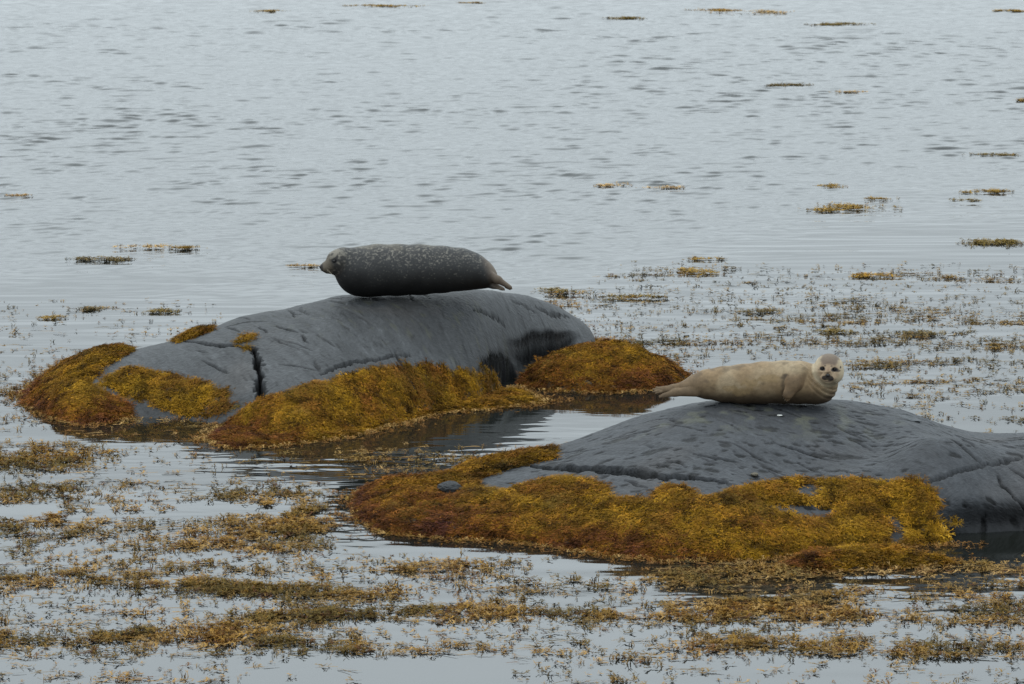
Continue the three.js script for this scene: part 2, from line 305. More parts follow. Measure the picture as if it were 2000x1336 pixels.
// ------------------------------------------------------------------ the water
{
  const r = rng(5), waves = [], COLS = 300;
  for (let i = 0; i < 64; i++) { const l = 0.13 * Math.pow(8.5, r()), a = 0.22 + (r() + r() - 1) * 1.15, k = Math.PI * 2 / l; waves.push({ l, kx: Math.sin(a) * k, kz: Math.cos(a) * k, ph: r() * 6.28, k, s: 0.033 * (l > 0.42 ? 0.45 : 1) }); }
  const calm = []; for (let i = 0; i < 16; i++) { const l = 0.22 * Math.pow(14, r()), a = (r() - 0.5) * 0.5, k = Math.PI * 2 / l; calm.push({ l, kx: Math.sin(a) * k, kz: Math.cos(a) * k, ph: r() * 6.28, k, s: 0.0065 }); }
  const fine = []; for (let i = 0; i < 14; i++) { const l = 0.085 * Math.pow(3.6, r()), a = (r() - 0.5) * 0.9, k = Math.PI * 2 / l; fine.push({ l, kx: Math.sin(a) * k, kz: Math.cos(a) * k, ph: r() * 6.28, k, s: 0.0055 }); }
  const deg = Math.PI / 180, D = []; for (let d = 5; d < 16.8; d += 0.6) D.push(d);
  const step = 0.36 * (2000 / 1024) / FOCAL; for (let a = 14.4 * deg; a > 2.25 * deg; a -= step) D.push(EYE / Math.tan(a));
  for (let d = D[D.length - 1] * 1.02; d < 6000; d *= 1.07) D.push(d);
  const T = []; for (let a = -66; a < -8.6; a += 3.2) T.push(Math.tan(a * deg)); for (let i = 0; i <= COLS; i++) T.push(-0.151 + 0.302 * i / COLS); for (let a = 8.8; a < 67; a += 3.2) T.push(Math.tan(a * deg));
  const nc = T.length, nr = D.length, pos = new Float32Array(nc * nr * 3), nrm = new Float32Array(nc * nr * 3), idx = new Uint32Array((nc - 1) * (nr - 1) * 6);
  for (let j = 0; j < nr; j++) {
    const d = D[j], dz = j + 1 < nr ? D[j + 1] - d : d * 0.07, dx = d * 0.302 / COLS;
    const fade = (w) => ss(1.4, 3.0, w.l / dz) * ss(1.6, 3, w.l / dx / Math.max(0.12, Math.abs(w.kx / w.k)));
    const fw = waves.map(fade), fc = calm.map(fade), ff = fine.map(fade);
    for (let i = 0; i < nc; i++) {
      const x = d * T[i], z = -d, o = (j * nc + i) * 3; let y = 0, gx = 0, gz = 0;
      if (d > 12 && d < 140 && Math.abs(T[i]) < 0.2) {
        const edgeD = 36.5 + 6.5 * ss(0.5, 4.5, x) + 2.5 * noise(x * 0.35, 3, z * 0.2);
        const rip = ss(edgeD - 4, edgeD + 5, d) * (0.9 + 0.55 * noise(x * 0.12, 2, z * 0.05) + 0.4 * noise(x * 0.33, 9, z * 0.14) + 0.6 * noise(x * 1.3, 4, z * 0.6));
        const lapped = 0.10 * (1 - ss(22, 30, d)) + 0.15 * bump(x, z, -0.7, -25, 1.6, 1.4);
        const m = Math.max(0.05, rip) * (0.84 + 0.8 * ss(46, 80, d)), mc = clamp(0.35 + 0.9 * ss(27, 34, d) + lapped + 0.9 * noise(x * 0.25, 1, z * 0.5), 0.12, 1.6);
        if (rip > 0.02) for (let k = 0; k < waves.length; k++) { const w = waves[k], f = fw[k]; if (f <= 0) continue; const p = w.kx * x + w.kz * z + w.ph, a = w.s * f * m; y += a / w.k * Math.sin(p); const c = a * Math.cos(p) / w.k; gx += c * w.kx; gz += c * w.kz; }
        if (d < 34) { const mf = clamp(0.12 + 0.9 * bump(x, z, -0.3, -25.2, 2.2, 1.6) + 0.9 * noise(x * 0.3, 14, z * 0.6) + 0.5 * bump(x, z, 1.8, -20.8, 1.2, 0.8), 0.03, 1.3); for (let k = 0; k < fine.length; k++) { const w = fine[k], f = ff[k]; if (f <= 0) continue; const p = w.kx * x + w.kz * z + w.ph, a = w.s * f * mf; y += a / w.k * Math.sin(p); const c = a * Math.cos(p) / w.k; gx += c * w.kx; gz += c * w.kz; } }
        for (let k = 0; k < calm.length; k++) { const w = calm[k], f = fc[k]; if (f <= 0) continue; const p = w.kx * x + w.kz * z + w.ph, a = w.s * f * mc; y += a / w.k * Math.sin(p); const c = a * Math.cos(p) / w.k; gx += c * w.kx; gz += c * w.kz; }
      }
      pos[o] = x; pos[o + 1] = y; pos[o + 2] = z; const l = Math.hypot(gx, 1, gz); nrm[o] = -gx / l; nrm[o + 1] = 1 / l; nrm[o + 2] = -gz / l;
    }
  }
  let q = 0; for (let j = 0; j + 1 < nr; j++) for (let i = 0; i + 1 < nc; i++) { const a = j * nc + i, b = a + 1, c = a + nc, d = c + 1; idx[q++] = a; idx[q++] = b; idx[q++] = d; idx[q++] = a; idx[q++] = d; idx[q++] = c; }
  const water = new THREE.Mesh(geo(pos, idx, { nrm }), new THREE.MeshPhysicalMaterial({ color: new THREE.Color().setRGB(0.010, 0.0112, 0.0095), roughness: 0.035, ior: 1.5 }));
  water.name = 'water'; tag(water, 'grey sea inlet with small ripples, calm in front', undefined, { kind: 'structure' }); delete water.userData.category;
  water.receiveShadow = true; scene.add(water);
}

// ------------------------------------------------------------------ weed: fronds and tufts
// one ribbon that starts at o, leaves along dir and bends; pushed into buffers
function ribbon(B, o, dir, bend, len, w0, w1, seg, shade0, shade1, side) {
  const p = o.slice(), d = dir.slice(), base = B.pos.length / 3;
  for (let k = 0; k <= seg; k++) {
    const t = k / seg, w = mix(w0, w1, t) * (k === seg ? 0.35 : 1), s = mix(shade0, shade1, t);
    B.pos.push(p[0] - side[0] * w / 2, p[1] - side[1] * w / 2, p[2] - side[2] * w / 2, p[0] + side[0] * w / 2, p[1] + side[1] * w / 2, p[2] + side[2] * w / 2); B.col.push(s, s, s, s, s, s);
    if (k < seg) { for (let c = 0; c < 3; c++) p[c] += d[c] * len / seg; for (let c = 0; c < 3; c++) d[c] += bend[c] / seg; const l = Math.hypot(...d); for (let c = 0; c < 3; c++) d[c] /= l; }
  }
  for (let k = 0; k < seg; k++) { const a = base + 2 * k; B.idx.push(a, a + 1, a + 3, a, a + 3, a + 2); }
  return { p, d };
}
const fromB = (B) => geo(B.pos, B.idx, { col: B.col });
function tuft(seed) {         // draped rockweed: forked straps that rise a little and hang outwards
  const r = rng(seed), B = { pos: [], col: [], idx: [] };
  for (let i = 0; i < 15; i++) {
    const a = r() * 6.283, out = 0.35 + r() * 0.9, l = Math.hypot(out, 1), dir = [Math.cos(a) * out / l, 1 / l * (0.5 + 0.5 * r()), Math.sin(a) * out / l], t = r() * 6.283, side = [Math.cos(t), 0.35 * (r() - 0.5), Math.sin(t)];
    const s = 0.72 + 0.5 * r(), long = seed % 5 >= 4 ? 1.15 : 0.85, len = (0.022 + 0.028 * r()) * long, w = (0.004 + 0.0035 * r()) * (long > 1 ? 0.7 : 1);
    const e = ribbon(B, [(r() - 0.5) * 0.03, -0.004, (r() - 0.5) * 0.03], dir, [0.5 * Math.cos(a), -1.1 * long, 0.5 * Math.sin(a)], len, w, w * 0.9, 2, s * 0.75, s, side);
    for (let k = -1; k <= 1; k += 2) { const b = a + k * (0.4 + 0.3 * r()); ribbon(B, e.p, [Math.cos(b) * 0.8, e.d[1] * 0.7 + 0.15, Math.sin(b) * 0.8], [0, -0.7 * r(), 0], len * 0.55, w * 0.9, w * 0.8, 1, s, s * 1.18, side); }
  }
  return fromB(B);
}
function strand(seed) {      // long thin pieces that lie on the surface
  const r = rng(seed), B = { pos: [], col: [], idx: [] };
  for (let i = 0; i < 5; i++) { const a = (r() < 0.5 ? 0 : Math.PI) + (r() - 0.5) * 0.9, s = 0.7 + 0.5 * r(); ribbon(B, [(r() - 0.5) * 0.12, 0.003 + 0.006 * r(), (r() - 0.5) * 0.07], [Math.cos(a), 0.04, Math.sin(a)], [0, -0.07, (r() - 0.5) * 1.2], 0.10 + 0.12 * r(), 0.004 + 0.004 * r(), 0.005, 5, s, s * 1.1, [-Math.sin(a), 0.5 * r(), Math.cos(a)]); }
  return fromB(B);
}
function floater(seed, upright) {   // a floating sprig: forked pieces lying on the surface, a few tips that stand up
  const r = rng(seed), B = { pos: [], col: [], idx: [] }, n = upright ? 5 : 8;
  for (let i = 0; i < n; i++) {
    const a = r() * 6.283, up = upright ? 0.7 + r() : r() < 0.4 ? 0.35 + 0.5 * r() : 0.02 + 0.1 * r(), l = Math.hypot(up, 1), dir = [Math.cos(a) / l, up / l, Math.sin(a) / l], t = a + 1.57 + (r() - 0.5) * 0.8, side = [Math.cos(t), (r() - 0.5) * 0.9, Math.sin(t)];
    const s = 0.7 + 0.55 * r(), len = (upright ? 0.018 : 0.018) + 0.018 * r(), w = 0.0055 + 0.0055 * r(), y0 = upright ? -0.006 : 0.003;
    const e = ribbon(B, [(r() - 0.5) * 0.05, y0 + 0.004 * r(), (r() - 0.5) * 0.05], dir, upright ? [0, 0.4 - r(), 0] : [(r() - 0.5), up > 0.2 ? 0.3 : -0.02, (r() - 0.5)], len, w, w, 2, s * 0.8, s, side);
    if (r() < 0.8) for (let k = -1; k <= 1; k += 2) { const b = a + k * (0.5 + 0.4 * r()); ribbon(B, e.p, [Math.cos(b), e.d[1] * 0.9, Math.sin(b)], [0, -0.2, 0], len * 0.55, w * 0.9, w * 1.7, 1, s, s * 1.2, side); }
  }
  return fromB(B);
}
const weedLeaf = new THREE.MeshPhysicalMaterial({ color: 0xffffff, vertexColors: true, roughness: 0.85, specularIntensity: 0.12, side: THREE.DoubleSide });
const tufts = [0, 1, 2, 3, 4].map((i) => tuft(100 + i)), floaters = [0, 1, 2, 3].map((i) => floater(200 + i, false)).concat([0, 1].map((i) => floater(300 + i, true)), [0, 1].map((i) => strand(400 + i)));
const GOLD = [0.245, 0.124, 0.005], OCHRE = [0.195, 0.112, 0.012], OLIVE = [0.075, 0.053, 0.009], RUST = [0.12, 0.042, 0.008], WINE = [0.060, 0.020, 0.014], BEIGE = [0.36, 0.225, 0.088], DARK = [0.030, 0.027, 0.016];
const M4 = new THREE.Matrix4(), Q = new THREE.Quaternion(), Q2 = new THREE.Quaternion(), UP = new THREE.Vector3(0, 1, 0), V = new THREE.Vector3(), S = new THREE.Vector3();
function scatter(parent, variants, items, name) {  // items: {p, n, yaw, s, c, v}
  variants.forEach((g, v) => {
    const mine = items.filter((t) => t.v === v); if (!mine.length) return;
    const m = new THREE.InstancedMesh(g, weedLeaf, mine.length); m.name = name; const c = new THREE.Color();
    mine.forEach((t, i) => { Q.setFromUnitVectors(UP, V.set(...t.n)); Q2.setFromAxisAngle(UP, t.yaw); Q.multiply(Q2); M4.compose(V.set(...t.p), Q, S.set(t.s, t.s * (t.sy ?? 1), t.s)); m.setMatrixAt(i, M4); m.setColorAt(i, c.setRGB(...t.c)); });
    parent.add(m);
  });
}
const anyRock = (x, z) => Math.max(x < 2.2 && z < -25.5 ? leftBase(x, z) : -1, z > -26.5 ? rightBase(x, z) : -1);
const matBase = new THREE.MeshStandardMaterial({ color: 0xffffff, vertexColors: true, roughness: 0.8, bumpMap: grain, bumpScale: 0.012 });
function weedMass(label, h, poly, { holes = [], thick = 0.07, red = () => 0, only = null, seed = 1, density = 2600, ragged = 0.05 }) {
  const xs = poly.map((p) => p[0]), zs = poly.map((p) => p[1]), x0 = Math.min(...xs) - 0.12, x1 = Math.max(...xs) + 0.12, z0 = Math.min(...zs) - 0.15, z1 = Math.max(...zs) + 0.15;
  const e0 = (x, z) => { let e = edge(poly, x, z); for (const q of holes) e = Math.min(e, -edge(q, x, z)); if (only && !only(x, z)) e = Math.min(e, -0.06); return e + ragged * (noise(x * 6 + seed, 2, z * 4) + 0.7 * noise(x * 15, seed, z * 11)); };
  const lumps = (x, z) => { const I = Math.floor(x / 0.16), J = Math.floor(z / 0.2); let best = 9; for (let i = I - 1; i <= I + 1; i++) for (let j = J - 1; j <= J + 1; j++) best = Math.min(best, Math.hypot((x - (i + hash2(i, j, seed)) * 0.16) / 0.13, (z - (j + hash2(i, j, seed + 9)) * 0.2) / 0.16) - 0.35 * hash2(i, j, seed + 17)); return 0.25 + 1.25 * Math.sqrt(Math.max(0, 1 - best * best * 0.8)) + 0.5 * Math.abs(noise(x * 16 + 9, seed, z * 13)); };
  const top = (x, z, e) => Math.max(h(x, z), -0.02) + thick * lumps(x, z) * Math.sqrt(ss(-0.03, 0.2, e)) - 0.012;
  const step = 0.016, nx = Math.ceil((x1 - x0) / step), nz = Math.ceil((z1 - z0) / step), id = new Map(), pos = [], col = [], idx = [], uv = [], E = new Float32Array((nx + 2) * (nz + 2));
  for (let j = 0; j <= nz; j++) for (let i = 0; i <= nx; i++) E[j * (nx + 1) + i] = e0(x0 + i * step, z0 + j * step);
  const vert = (i, j) => { const k = j * (nx + 1) + i; if (id.has(k)) return id.get(k); const x = x0 + i * step, z = z0 + j * step, e = E[k], y = e > -0.03 ? top(x, z, e) : Math.max(h(x, z), -0.02) - 0.02; id.set(k, pos.length / 3); pos.push(x, y, z); uv.push(x / 0.5, z / 0.5); const s = 0.55 + 0.35 * noise(x * 25, 3, z * 25); col.push(0.06 * s, 0.032 * s, 0.007 * s); return id.get(k); };
  for (let j = 0; j < nz; j++) for (let i = 0; i < nx; i++) { const k = j * (nx + 1) + i; if (Math.max(E[k], E[k + 1], E[k + nx + 1], E[k + nx + 2]) < 0.0) continue; const a = vert(i, j), b = vert(i + 1, j), c = vert(i + 1, j + 1), d = vert(i, j + 1); idx.push(a, c, b, a, d, c); }
  const root = new THREE.Group(); root.name = numbered('rockweed'); tag(root, label, 'seaweed', { kind: 'stuff' });
  const mat = new THREE.Mesh(geo(pos, idx, { col, uv }), matBase); mat.name = 'mat'; root.add(mat);
  const r = rng(seed * 77 + 5), items = [], n = (x1 - x0) * (z1 - z0) * density;
  for (let i = 0; i < n; i++) {
    const x = mix(x0, x1, r()), z = mix(z0, z1, r()), v = Math.floor(r() * tufts.length), yaw = r() * 6.283, u1 = r(), u2 = r(), u3 = r();
    const e = e0(x, z); if (e < -0.02 + 0.03 * u1) continue;
    const q = 0.03, y = top(x, z, e), gx = (top(x + q, z, e) - top(x - q, z, e)) / (2 * q), gz = (top(x, z + q, e) - top(x, z - q, e)) / (2 * q), l = Math.hypot(gx, 1, gz);
    const R = clamp(red(x, y, z) + 0.75 * fbm(x * 3.5, seed, z * 3.5, 3) + (u2 - 0.5) * 0.65), ol = ss(0.0, 0.45, fbm(x * 2.2 + 40, seed, z * 2.2, 3) + (u3 - 0.5) * 0.25);
    let c = mix3(GOLD, OCHRE, u1); c = mix3(c, mix3(OLIVE, DARK, 0.35), ol * 0.9); c = R < 0.6 ? mix3(c, RUST, R / 0.6) : mix3(RUST, WINE, (R - 0.6) / 0.4);
    const b = (0.45 + 0.95 * u3) * clamp(1 + 0.9 * noise(x * 8, seed + 3, z * 6) + 1.3 * noise(x * 20, seed, z * 15), 0.2, 1.7) ; items.push({ p: [x, y, z], n: [-gx / l, 1 / l, -gz / l], yaw, s: 0.7 + 0.75 * u2 * u2, c: c.map((k) => k * b), v });
  }
  const loose = [];
  for (let i = 0; i < n * 0.8; i++) {
    const x = mix(x0 - 0.1, x1 + 0.1, r()), z = mix(z0, z1 + 0.15, r()), v = Math.floor(r() * 6), yaw = r() * 6.283, b = r(), k = r();
    if (h(x, z) > 0.005 || anyRock(x, z) > 0.005) continue; const e = e0(x, z); if (e > 0.03 || k > Math.exp(Math.min(0, e) / 0.055) * 0.9) continue;
    const c = mix3(mix3(OCHRE, BEIGE, b), RUST, k < 0.25 ? 0.7 : 0.1); loose.push({ p: [x, 0.003, z], n: [0, 1, 0], yaw, s: 0.35 + 0.4 * b, sy: 0.8, c, v });
  }
  scatter(root, floaters, loose, 'frond');
  scatter(root, tufts, items, 'tuft'); scene.add(lit(root)); return root;
}
const nearWater = (k) => (x, y) => k * (1 - ss(0.03, 0.17, y));
weedMass('rust and olive weed covering the far left end of the long grey rock', leftBase, outline(leftBase, [[36, 770], [80, 742], [130, 716], [180, 698], [248, 690], [252, 704], [222, 724], [172, 745], [190, 760], [222, 778], [250, 797], [262, 815], [230, 828], [150, 832], [90, 815], [50, 795]], 0.35, (px, py) => py < 745), { seed: 1, thick: 0.045, red: (x, y, z) => 0.05 + 0.42 * (1 - ss(0.02, 0.18, y)) });
weedMass('golden weed patch on the small cracked-off end of the long grey rock', leftBase, outline(leftBase, [[186, 753], [215, 737], [246, 721], [270, 722], [300, 728], [335, 733], [400, 752], [455, 768], [440, 783], [470, 797], [440, 806], [360, 808], [300, 790], [262, 778], [240, 770]]), { seed: 2, thick: 0.034, red: nearWater(0.1) });
weedMass('thin olive weed fringe on the back edge of the long grey rock', leftBase, outline(leftBase, [[338, 668], [375, 654], [418, 639], [412, 648], [385, 660], [350, 670]]), { seed: 3, thick: 0.035, density: 3000, ragged: 0.02 });
weedMass('small olive weed streaks in the notch at the top of the crack', leftBase, outline(leftBase, [[452, 672], [480, 656], [500, 650], [492, 672], [482, 684], [468, 676]]), { seed: 4, thick: 0.018, density: 1700, ragged: 0.07 });
weedMass('broad golden weed mound along the front of the long grey rock', leftBase, outline(leftBase, [[395, 862], [430, 832], [480, 800], [515, 782], [560, 768], [640, 750], [685, 732], [760, 719], [830, 714], [900, 721], [935, 729], [970, 744], [1010, 757], [1050, 776], [1062, 788], [1000, 796], [860, 808], [775, 832], [690, 853], [560, 872], [450, 878]]), { seed: 5, thick: 0.036, density: 2900, red: (x, y, z) => 0.05 + 0.5 * (1 - ss(0.02, 0.16, y)) * ss(-1.2, -2.4, x) });
weedMass('rounded brown weed mound beside the right end of the long grey rock', leftBase, outline(leftBase, [[1000, 716], [1040, 692], [1090, 677], [1140, 671], [1190, 681], [1250, 697], [1300, 717], [1345, 737], [1330, 757], [1200, 769], [1100, 765], [1040, 759], [1012, 737]], 0.6, (px, py) => py < 720), { seed: 6, only: (x, z) => leftBase(x, z) - leftShape(x, z) > 0.004 || leftBase(x, z) < 0.03, thick: 0.045, red: (x, y, z) => 0.12 + 0.3 * (1 - ss(0.03, 0.2, y)) });
weedMass('wide golden weed mass covering the front of the pitted domed rock', rightBase, outline(rightBase, [[684, 988], [750, 960], [850, 953], [900, 930], [1000, 905], [1085, 889], [1080, 895], [1000, 916], [935, 936], [925, 956], [985, 962], [1040, 946], [1100, 934], [1150, 942], [1178, 956], [1192, 976], [1275, 982], [1275, 965], [1300, 955], [1340, 955], [1362, 968], [1370, 977], [1430, 960], [1500, 945], [1560, 937], [1640, 942], [1720, 945], [1770, 942], [1820, 965], [1832, 985], [1826, 1010], [1858, 1058], [1800, 1066], [1745, 1068], [1700, 1080], [1560, 1087], [1450, 1098], [1300, 1098], [1180, 1088], [1080, 1072], [1000, 1058], [880, 1056], [800, 1046], [755, 1044], [700, 1012]], 0.4, (px, py, i) => i < 6), {
  seed: 7, thick: 0.040, density: 3100, ragged: 0.035, red: (x, y, z) => 0.02 + 0.42 * (1 - ss(0.03, 0.15, y)) * (1 - ss(0.9, 1.7, x)) + 0.12 * (1 - ss(-0.6, 0.4, x)),
  holes: [[[1540, 955], [1575, 946], [1612, 953], [1600, 976], [1545, 976]], [[1490, 992], [1545, 984], [1575, 990], [1632, 994], [1630, 1016], [1575, 1018], [1530, 1008]], [[1732, 1008], [1756, 1006], [1772, 1036], [1768, 1064], [1740, 1066]], [[862, 960], [880, 954], [897, 960], [893, 974], [872, 970]]].map((p) => outline(rightBase, p)),
});
weedMass('golden tongue of weed afloat in front of the pitted domed rock', () => 0.0, outline(() => 0, [[1535, 1100], [1570, 1090], [1620, 1084], [1700, 1078], [1740, 1076], [1800, 1090], [1862, 1101], [1800, 1107], [1700, 1110], [1620, 1120], [1550, 1114]]), { seed: 8, thick: 0.05, density: 3200, red: (x) => 0.3 * (1 - ss(1.75, 2.05, x)) });
weedMass('tiny weed tuft on the dark undercut face of the pitted rock', rightBase, outline(rightBase, [[1850, 1022], [1866, 1015], [1874, 1024], [1862, 1032]]), { seed: 9, thick: 0.02, density: 3000, ragged: 0.01 });

// ------------------------------------------------------------------ floating weed
const soft = (px, py, x0, x1, y0, y1, fx = 60, fy = 22) => ss(x0 - fx, x0 + fx, px) * (1 - ss(x1 - fx, x1 + fx, px)) * ss(y0 - fy, y0 + fy, py) * (1 - ss(y1 - fy, y1 + fy, py));
function coverage(px, py) {
  let c = 0; const add = (k, ...a) => { c = Math.max(c, k * soft(px, py, ...a)); };
  add(0.62, -400, 230, 862, 930, 90, 20); add(0.55, -400, 660, 935, 1120); add(0.50, -400, 560, 1090, 1300); add(0.30, 480, 690, 900, 990, 60, 20);
  add(0.52, 380, 1060, 1085, 1280); add(0.46, 1000, 1340, 1120, 1310); add(0.62, 1260, 1720, 1100, 1290); add(0.50, 1700, 2300, 1095, 1300); add(0.55, 1300, 2300, 1110, 1150, 60, 12);
  add(0.30, -300, 330, 700, 850, 60, 20); add(0.35, 60, 520, 812, 872, 60, 14); add(0.22, -300, 130, 590, 700, 50, 16); add(0.20, 60, 420, 590, 670, 40, 16);
  add(0.55, 650, 1010, 872, 940, 50, 12); add(0.34, 40, 640, 872, 935, 70, 16); add(0.20, 960, 1180, 860, 900, 50, 14);
  add(0.46, 1060, 2300, 640, 700, 70, 24); add(0.40, 1000, 2300, 575, 650, 50, 16); add(0.32, 1180, 2300, 520, 580, 70, 14); add(0.45, 1640, 2300, 690, 790, 30, 24); add(0.28, 1640, 2300, 770, 845, 40, 20); add(0.5, 1050, 1330, 565, 600, 40, 10);
  add(0.34, -300, 480, 1280, 1345, 60, 20); add(0.24, 1150, 2300, 1290, 1345, 70, 20); add(0.1, -300, 700, 1300, 1500, 60, 20); add(0.3, 1000, 2300, 1300, 1600, 60, 20);
  return c;
}
function field(label, box, rate, seed, tone) {
  const r = rng(seed), root = new THREE.Group(), items = []; root.name = numbered('floating_seaweed'); tag(root, label, 'seaweed', { kind: 'stuff' });
  const [D0, D1, u0, u1] = box, n = Math.round((D1 * D1 - D0 * D0) / 2 * (u1 - u0) / FOCAL * rate);
  for (let i = 0; i < n; i++) {
    const D = Math.sqrt(mix(D0 * D0, D1 * D1, r())), px0 = mix(u0, u1, r()), x = (px0 - 1000) / FOCAL * D, z = -D, a = r(), b = r(), k = r(), yaw = r() * 6.283, f = r();
    const [px, py] = seen(x, 0, z), c = 0.93 * coverage(px, py); if (c < 0.02 || anyRock(x, z) > -0.01) continue;
    const nn = 0.5 + 0.60 * fbm(x * 1.05, 2, z * 2.2, 4) + 0.30 * noise(x * 0.42, 8, z * 1.35) + 0.30 * noise(x * 5.2, 5, z * 9), keep = 0.52 * Math.pow(ss(1 - c - 0.22, 1 - c + 0.38, nn), 1.5) + 0.055 * c;
    if (a > keep) continue;
    const dense = ss(1 - c, 1 - c + 0.25, nn), hue = fbm(x * 1.4 + 30, 6, z * 1.8, 3) + (b - 0.5) * 0.5;
    let col = mix3(BEIGE, [0.195, 0.105, 0.020], clamp(0.2 + dense * 0.6 + (k - 0.5) * 0.9)); col = mix3(col, [0.062, 0.047, 0.015], ss(0.0, 0.38, hue) * 0.85); col = mix3(col, RUST, ss(0.05, 0.45, -hue) * 0.8); if (f > 0.86) col = mix3(col, f > 0.94 ? DARK : WINE, 0.75);
    if (tone) col = tone(col, px, py, k);
    const up = f < 0.16; items.push({ p: [x, (up ? 0 : 0.002) + dense * 0.008 * k, z], n: [0, 1, 0], yaw, s: (0.36 + 0.5 * b * b) * (1 + 0.2 * dense), sy: up ? 1.25 : 0.8, c: col.map((q) => q * (0.75 + 0.45 * k)), v: up ? 4 + (k > 0.5 ? 1 : 0) : f < 0.21 ? 6 + (k > 0.5 ? 1 : 0) : Math.floor(b * 3.999) });
    if (f >= 0.16 && f < 0.21) { const t = items[items.length - 1]; t.yaw = (yaw - 3.14) * 0.15; t.s = 0.4 + 0.4 * b; t.p[1] = 0.002 + dense * 0.008; }
  }
  scatter(root, floaters, items, 'frond'); scene.add(lit(root));
}
field('loose brown weed drifting in streaks across the calm water in the foreground', [17.6, 24.2, -120, 2120], 5200, 11, null);
field('loose weed around the left end of the long grey rock and in the channel', [24.2, 36, -150, 1180], 2900, 12, null);
field('thin bands of brown weed on the water behind and beside the tan seal', [24.2, 38.5, 1180, 2150], 2900, 13, (c) => c.map((k, i) => k * [0.85, 0.9, 0.95][i]));

// separate small rafts of weed farther out, each a thing of its own
function bake(geos, items) {
  const parts = items.map((t) => {
    const g = geos[t.v].clone(); Q.setFromAxisAngle(UP, t.yaw); g.applyMatrix4(M4.compose(V.set(...t.p), Q, S.set(t.s, t.s * t.sy, t.s)));
    const c = g.attributes.color; for (let i = 0; i < c.count; i++) c.setXYZ(i, c.getX(i) * t.c[0], c.getY(i) * t.c[1], c.getZ(i) * t.c[2]); return g;
  });
  return mergeGeometries(parts);
}
const rafts = [
  [740, 13, 170, 9, OCHRE, 'thin ochre weed raft, longest of those along the far top edge of the view'], [527, 23, 62, 6, OCHRE, 'tiny ochre weed raft just left of the longest far one'],
  [920, 7, 50, 5, OCHRE, 'faint ochre speck of weed near the middle of the far water'], [1400, 21, 110, 11, GOLD, 'golden weed raft left of the two far rafts at the upper right'],
  [1490, 24, 110, 10, BEIGE, 'pale sparse weed trailing off the golden far raft'], [1230, 37, 110, 8, OLIVE, 'olive weed strip on the far ripples above the middle of the view'],
  [1658, 48, 140, 9, OLIVE, 'narrow dark olive weed raft alone on the far ripples at upper right'], [1975, 22, 60, 7, OCHRE, 'ochre weed scrap cut by the far right edge near the top'],
  [1528, 168, 96, 14, DARK, 'dark bristly weed raft alone on the open ripples far out'], [1650, 181, 100, 5, BEIGE, 'faint pale line of weed beside the dark bristly far raft'],
  [1994, 197, 24, 7, OCHRE, 'ochre weed tip at the right edge far out'], [1945, 304, 120, 8, OLIVE, 'low olive weed line near the right edge above the banded calm water'],
  [1195, 363, 90, 14, BEIGE, 'pale sparse weed patch on the ripples above the middle, left half'], [1305, 368, 120, 9, BEIGE, 'pale weed line that trails to the right on the mid ripples'],
  [1618, 365, 66, 11, OCHRE, 'small ochre weed patch just above the wide ochre raft'], [1930, 375, 120, 11, OCHRE, 'ochre weed line near the right edge above the banded water'],
  [1660, 408, 190, 24, OCHRE, 'wide ochre weed raft on the edge of the ripples'], [1720, 390, 90, 8, OCHRE, 'short ochre weed strip on the back of the wide raft'], [1890, 393, 70, 9, OLIVE, 'small olive weed strip right of the wide ochre raft'],
  [1945, 475, 170, 22, OLIVE, 'thick dark olive weed raft at the right edge'], [195, 506, 160, 14, DARK, 'dark weed raft left of the dark seal on the open water'],
  [290, 484, 120, 16, BEIGE, 'pale loose weed behind the dark raft left of the seal'], [370, 486, 110, 10, OCHRE, 'ochre weed strip nearest the dark seal on its left'],
  [35, 383, 80, 7, BEIGE, 'pale weed thread at the left edge far out'], [1385, 507, 90, 8, OCHRE, 'short ochre weed line above the clustered patches right of the dark seal'],
  [1365, 533, 90, 20, OCHRE, 'ochre weed clump at the top of the patches right of the dark seal'], [1705, 539, 130, 14, GOLD, 'bright golden weed raft on the banded calm water'],
  [1480, 611, 86, 15, DARK, 'dark green weed clump in the bands above the tan seal'], [1630, 650, 90, 22, OLIVE, 'thick olive weed clump in the bands behind the tan seal head'],
  [1835, 655, 170, 18, DARK, 'long dark weed clump in the bands right of the tan seal'], [168, 606, 90, 14, DARK, 'grey black weed clump left of the long grey rock'],
  [318, 610, 86, 12, OLIVE, 'olive weed clump just behind the left slope of the long grey rock'], [100, 622, 56, 11, OCHRE, 'small ochre tufts of weed left of the grey black clump'],
  [1110, 570, 110, 14, OLIVE, 'olive weed raft behind the right end of the long grey rock'], [1240, 582, 150, 12, OLIVE, 'dark edged weed band right of the dark seal tail'],
  [588, 521, 70, 6, BEIGE, 'faint weed line just left of the dark seal face'],
];
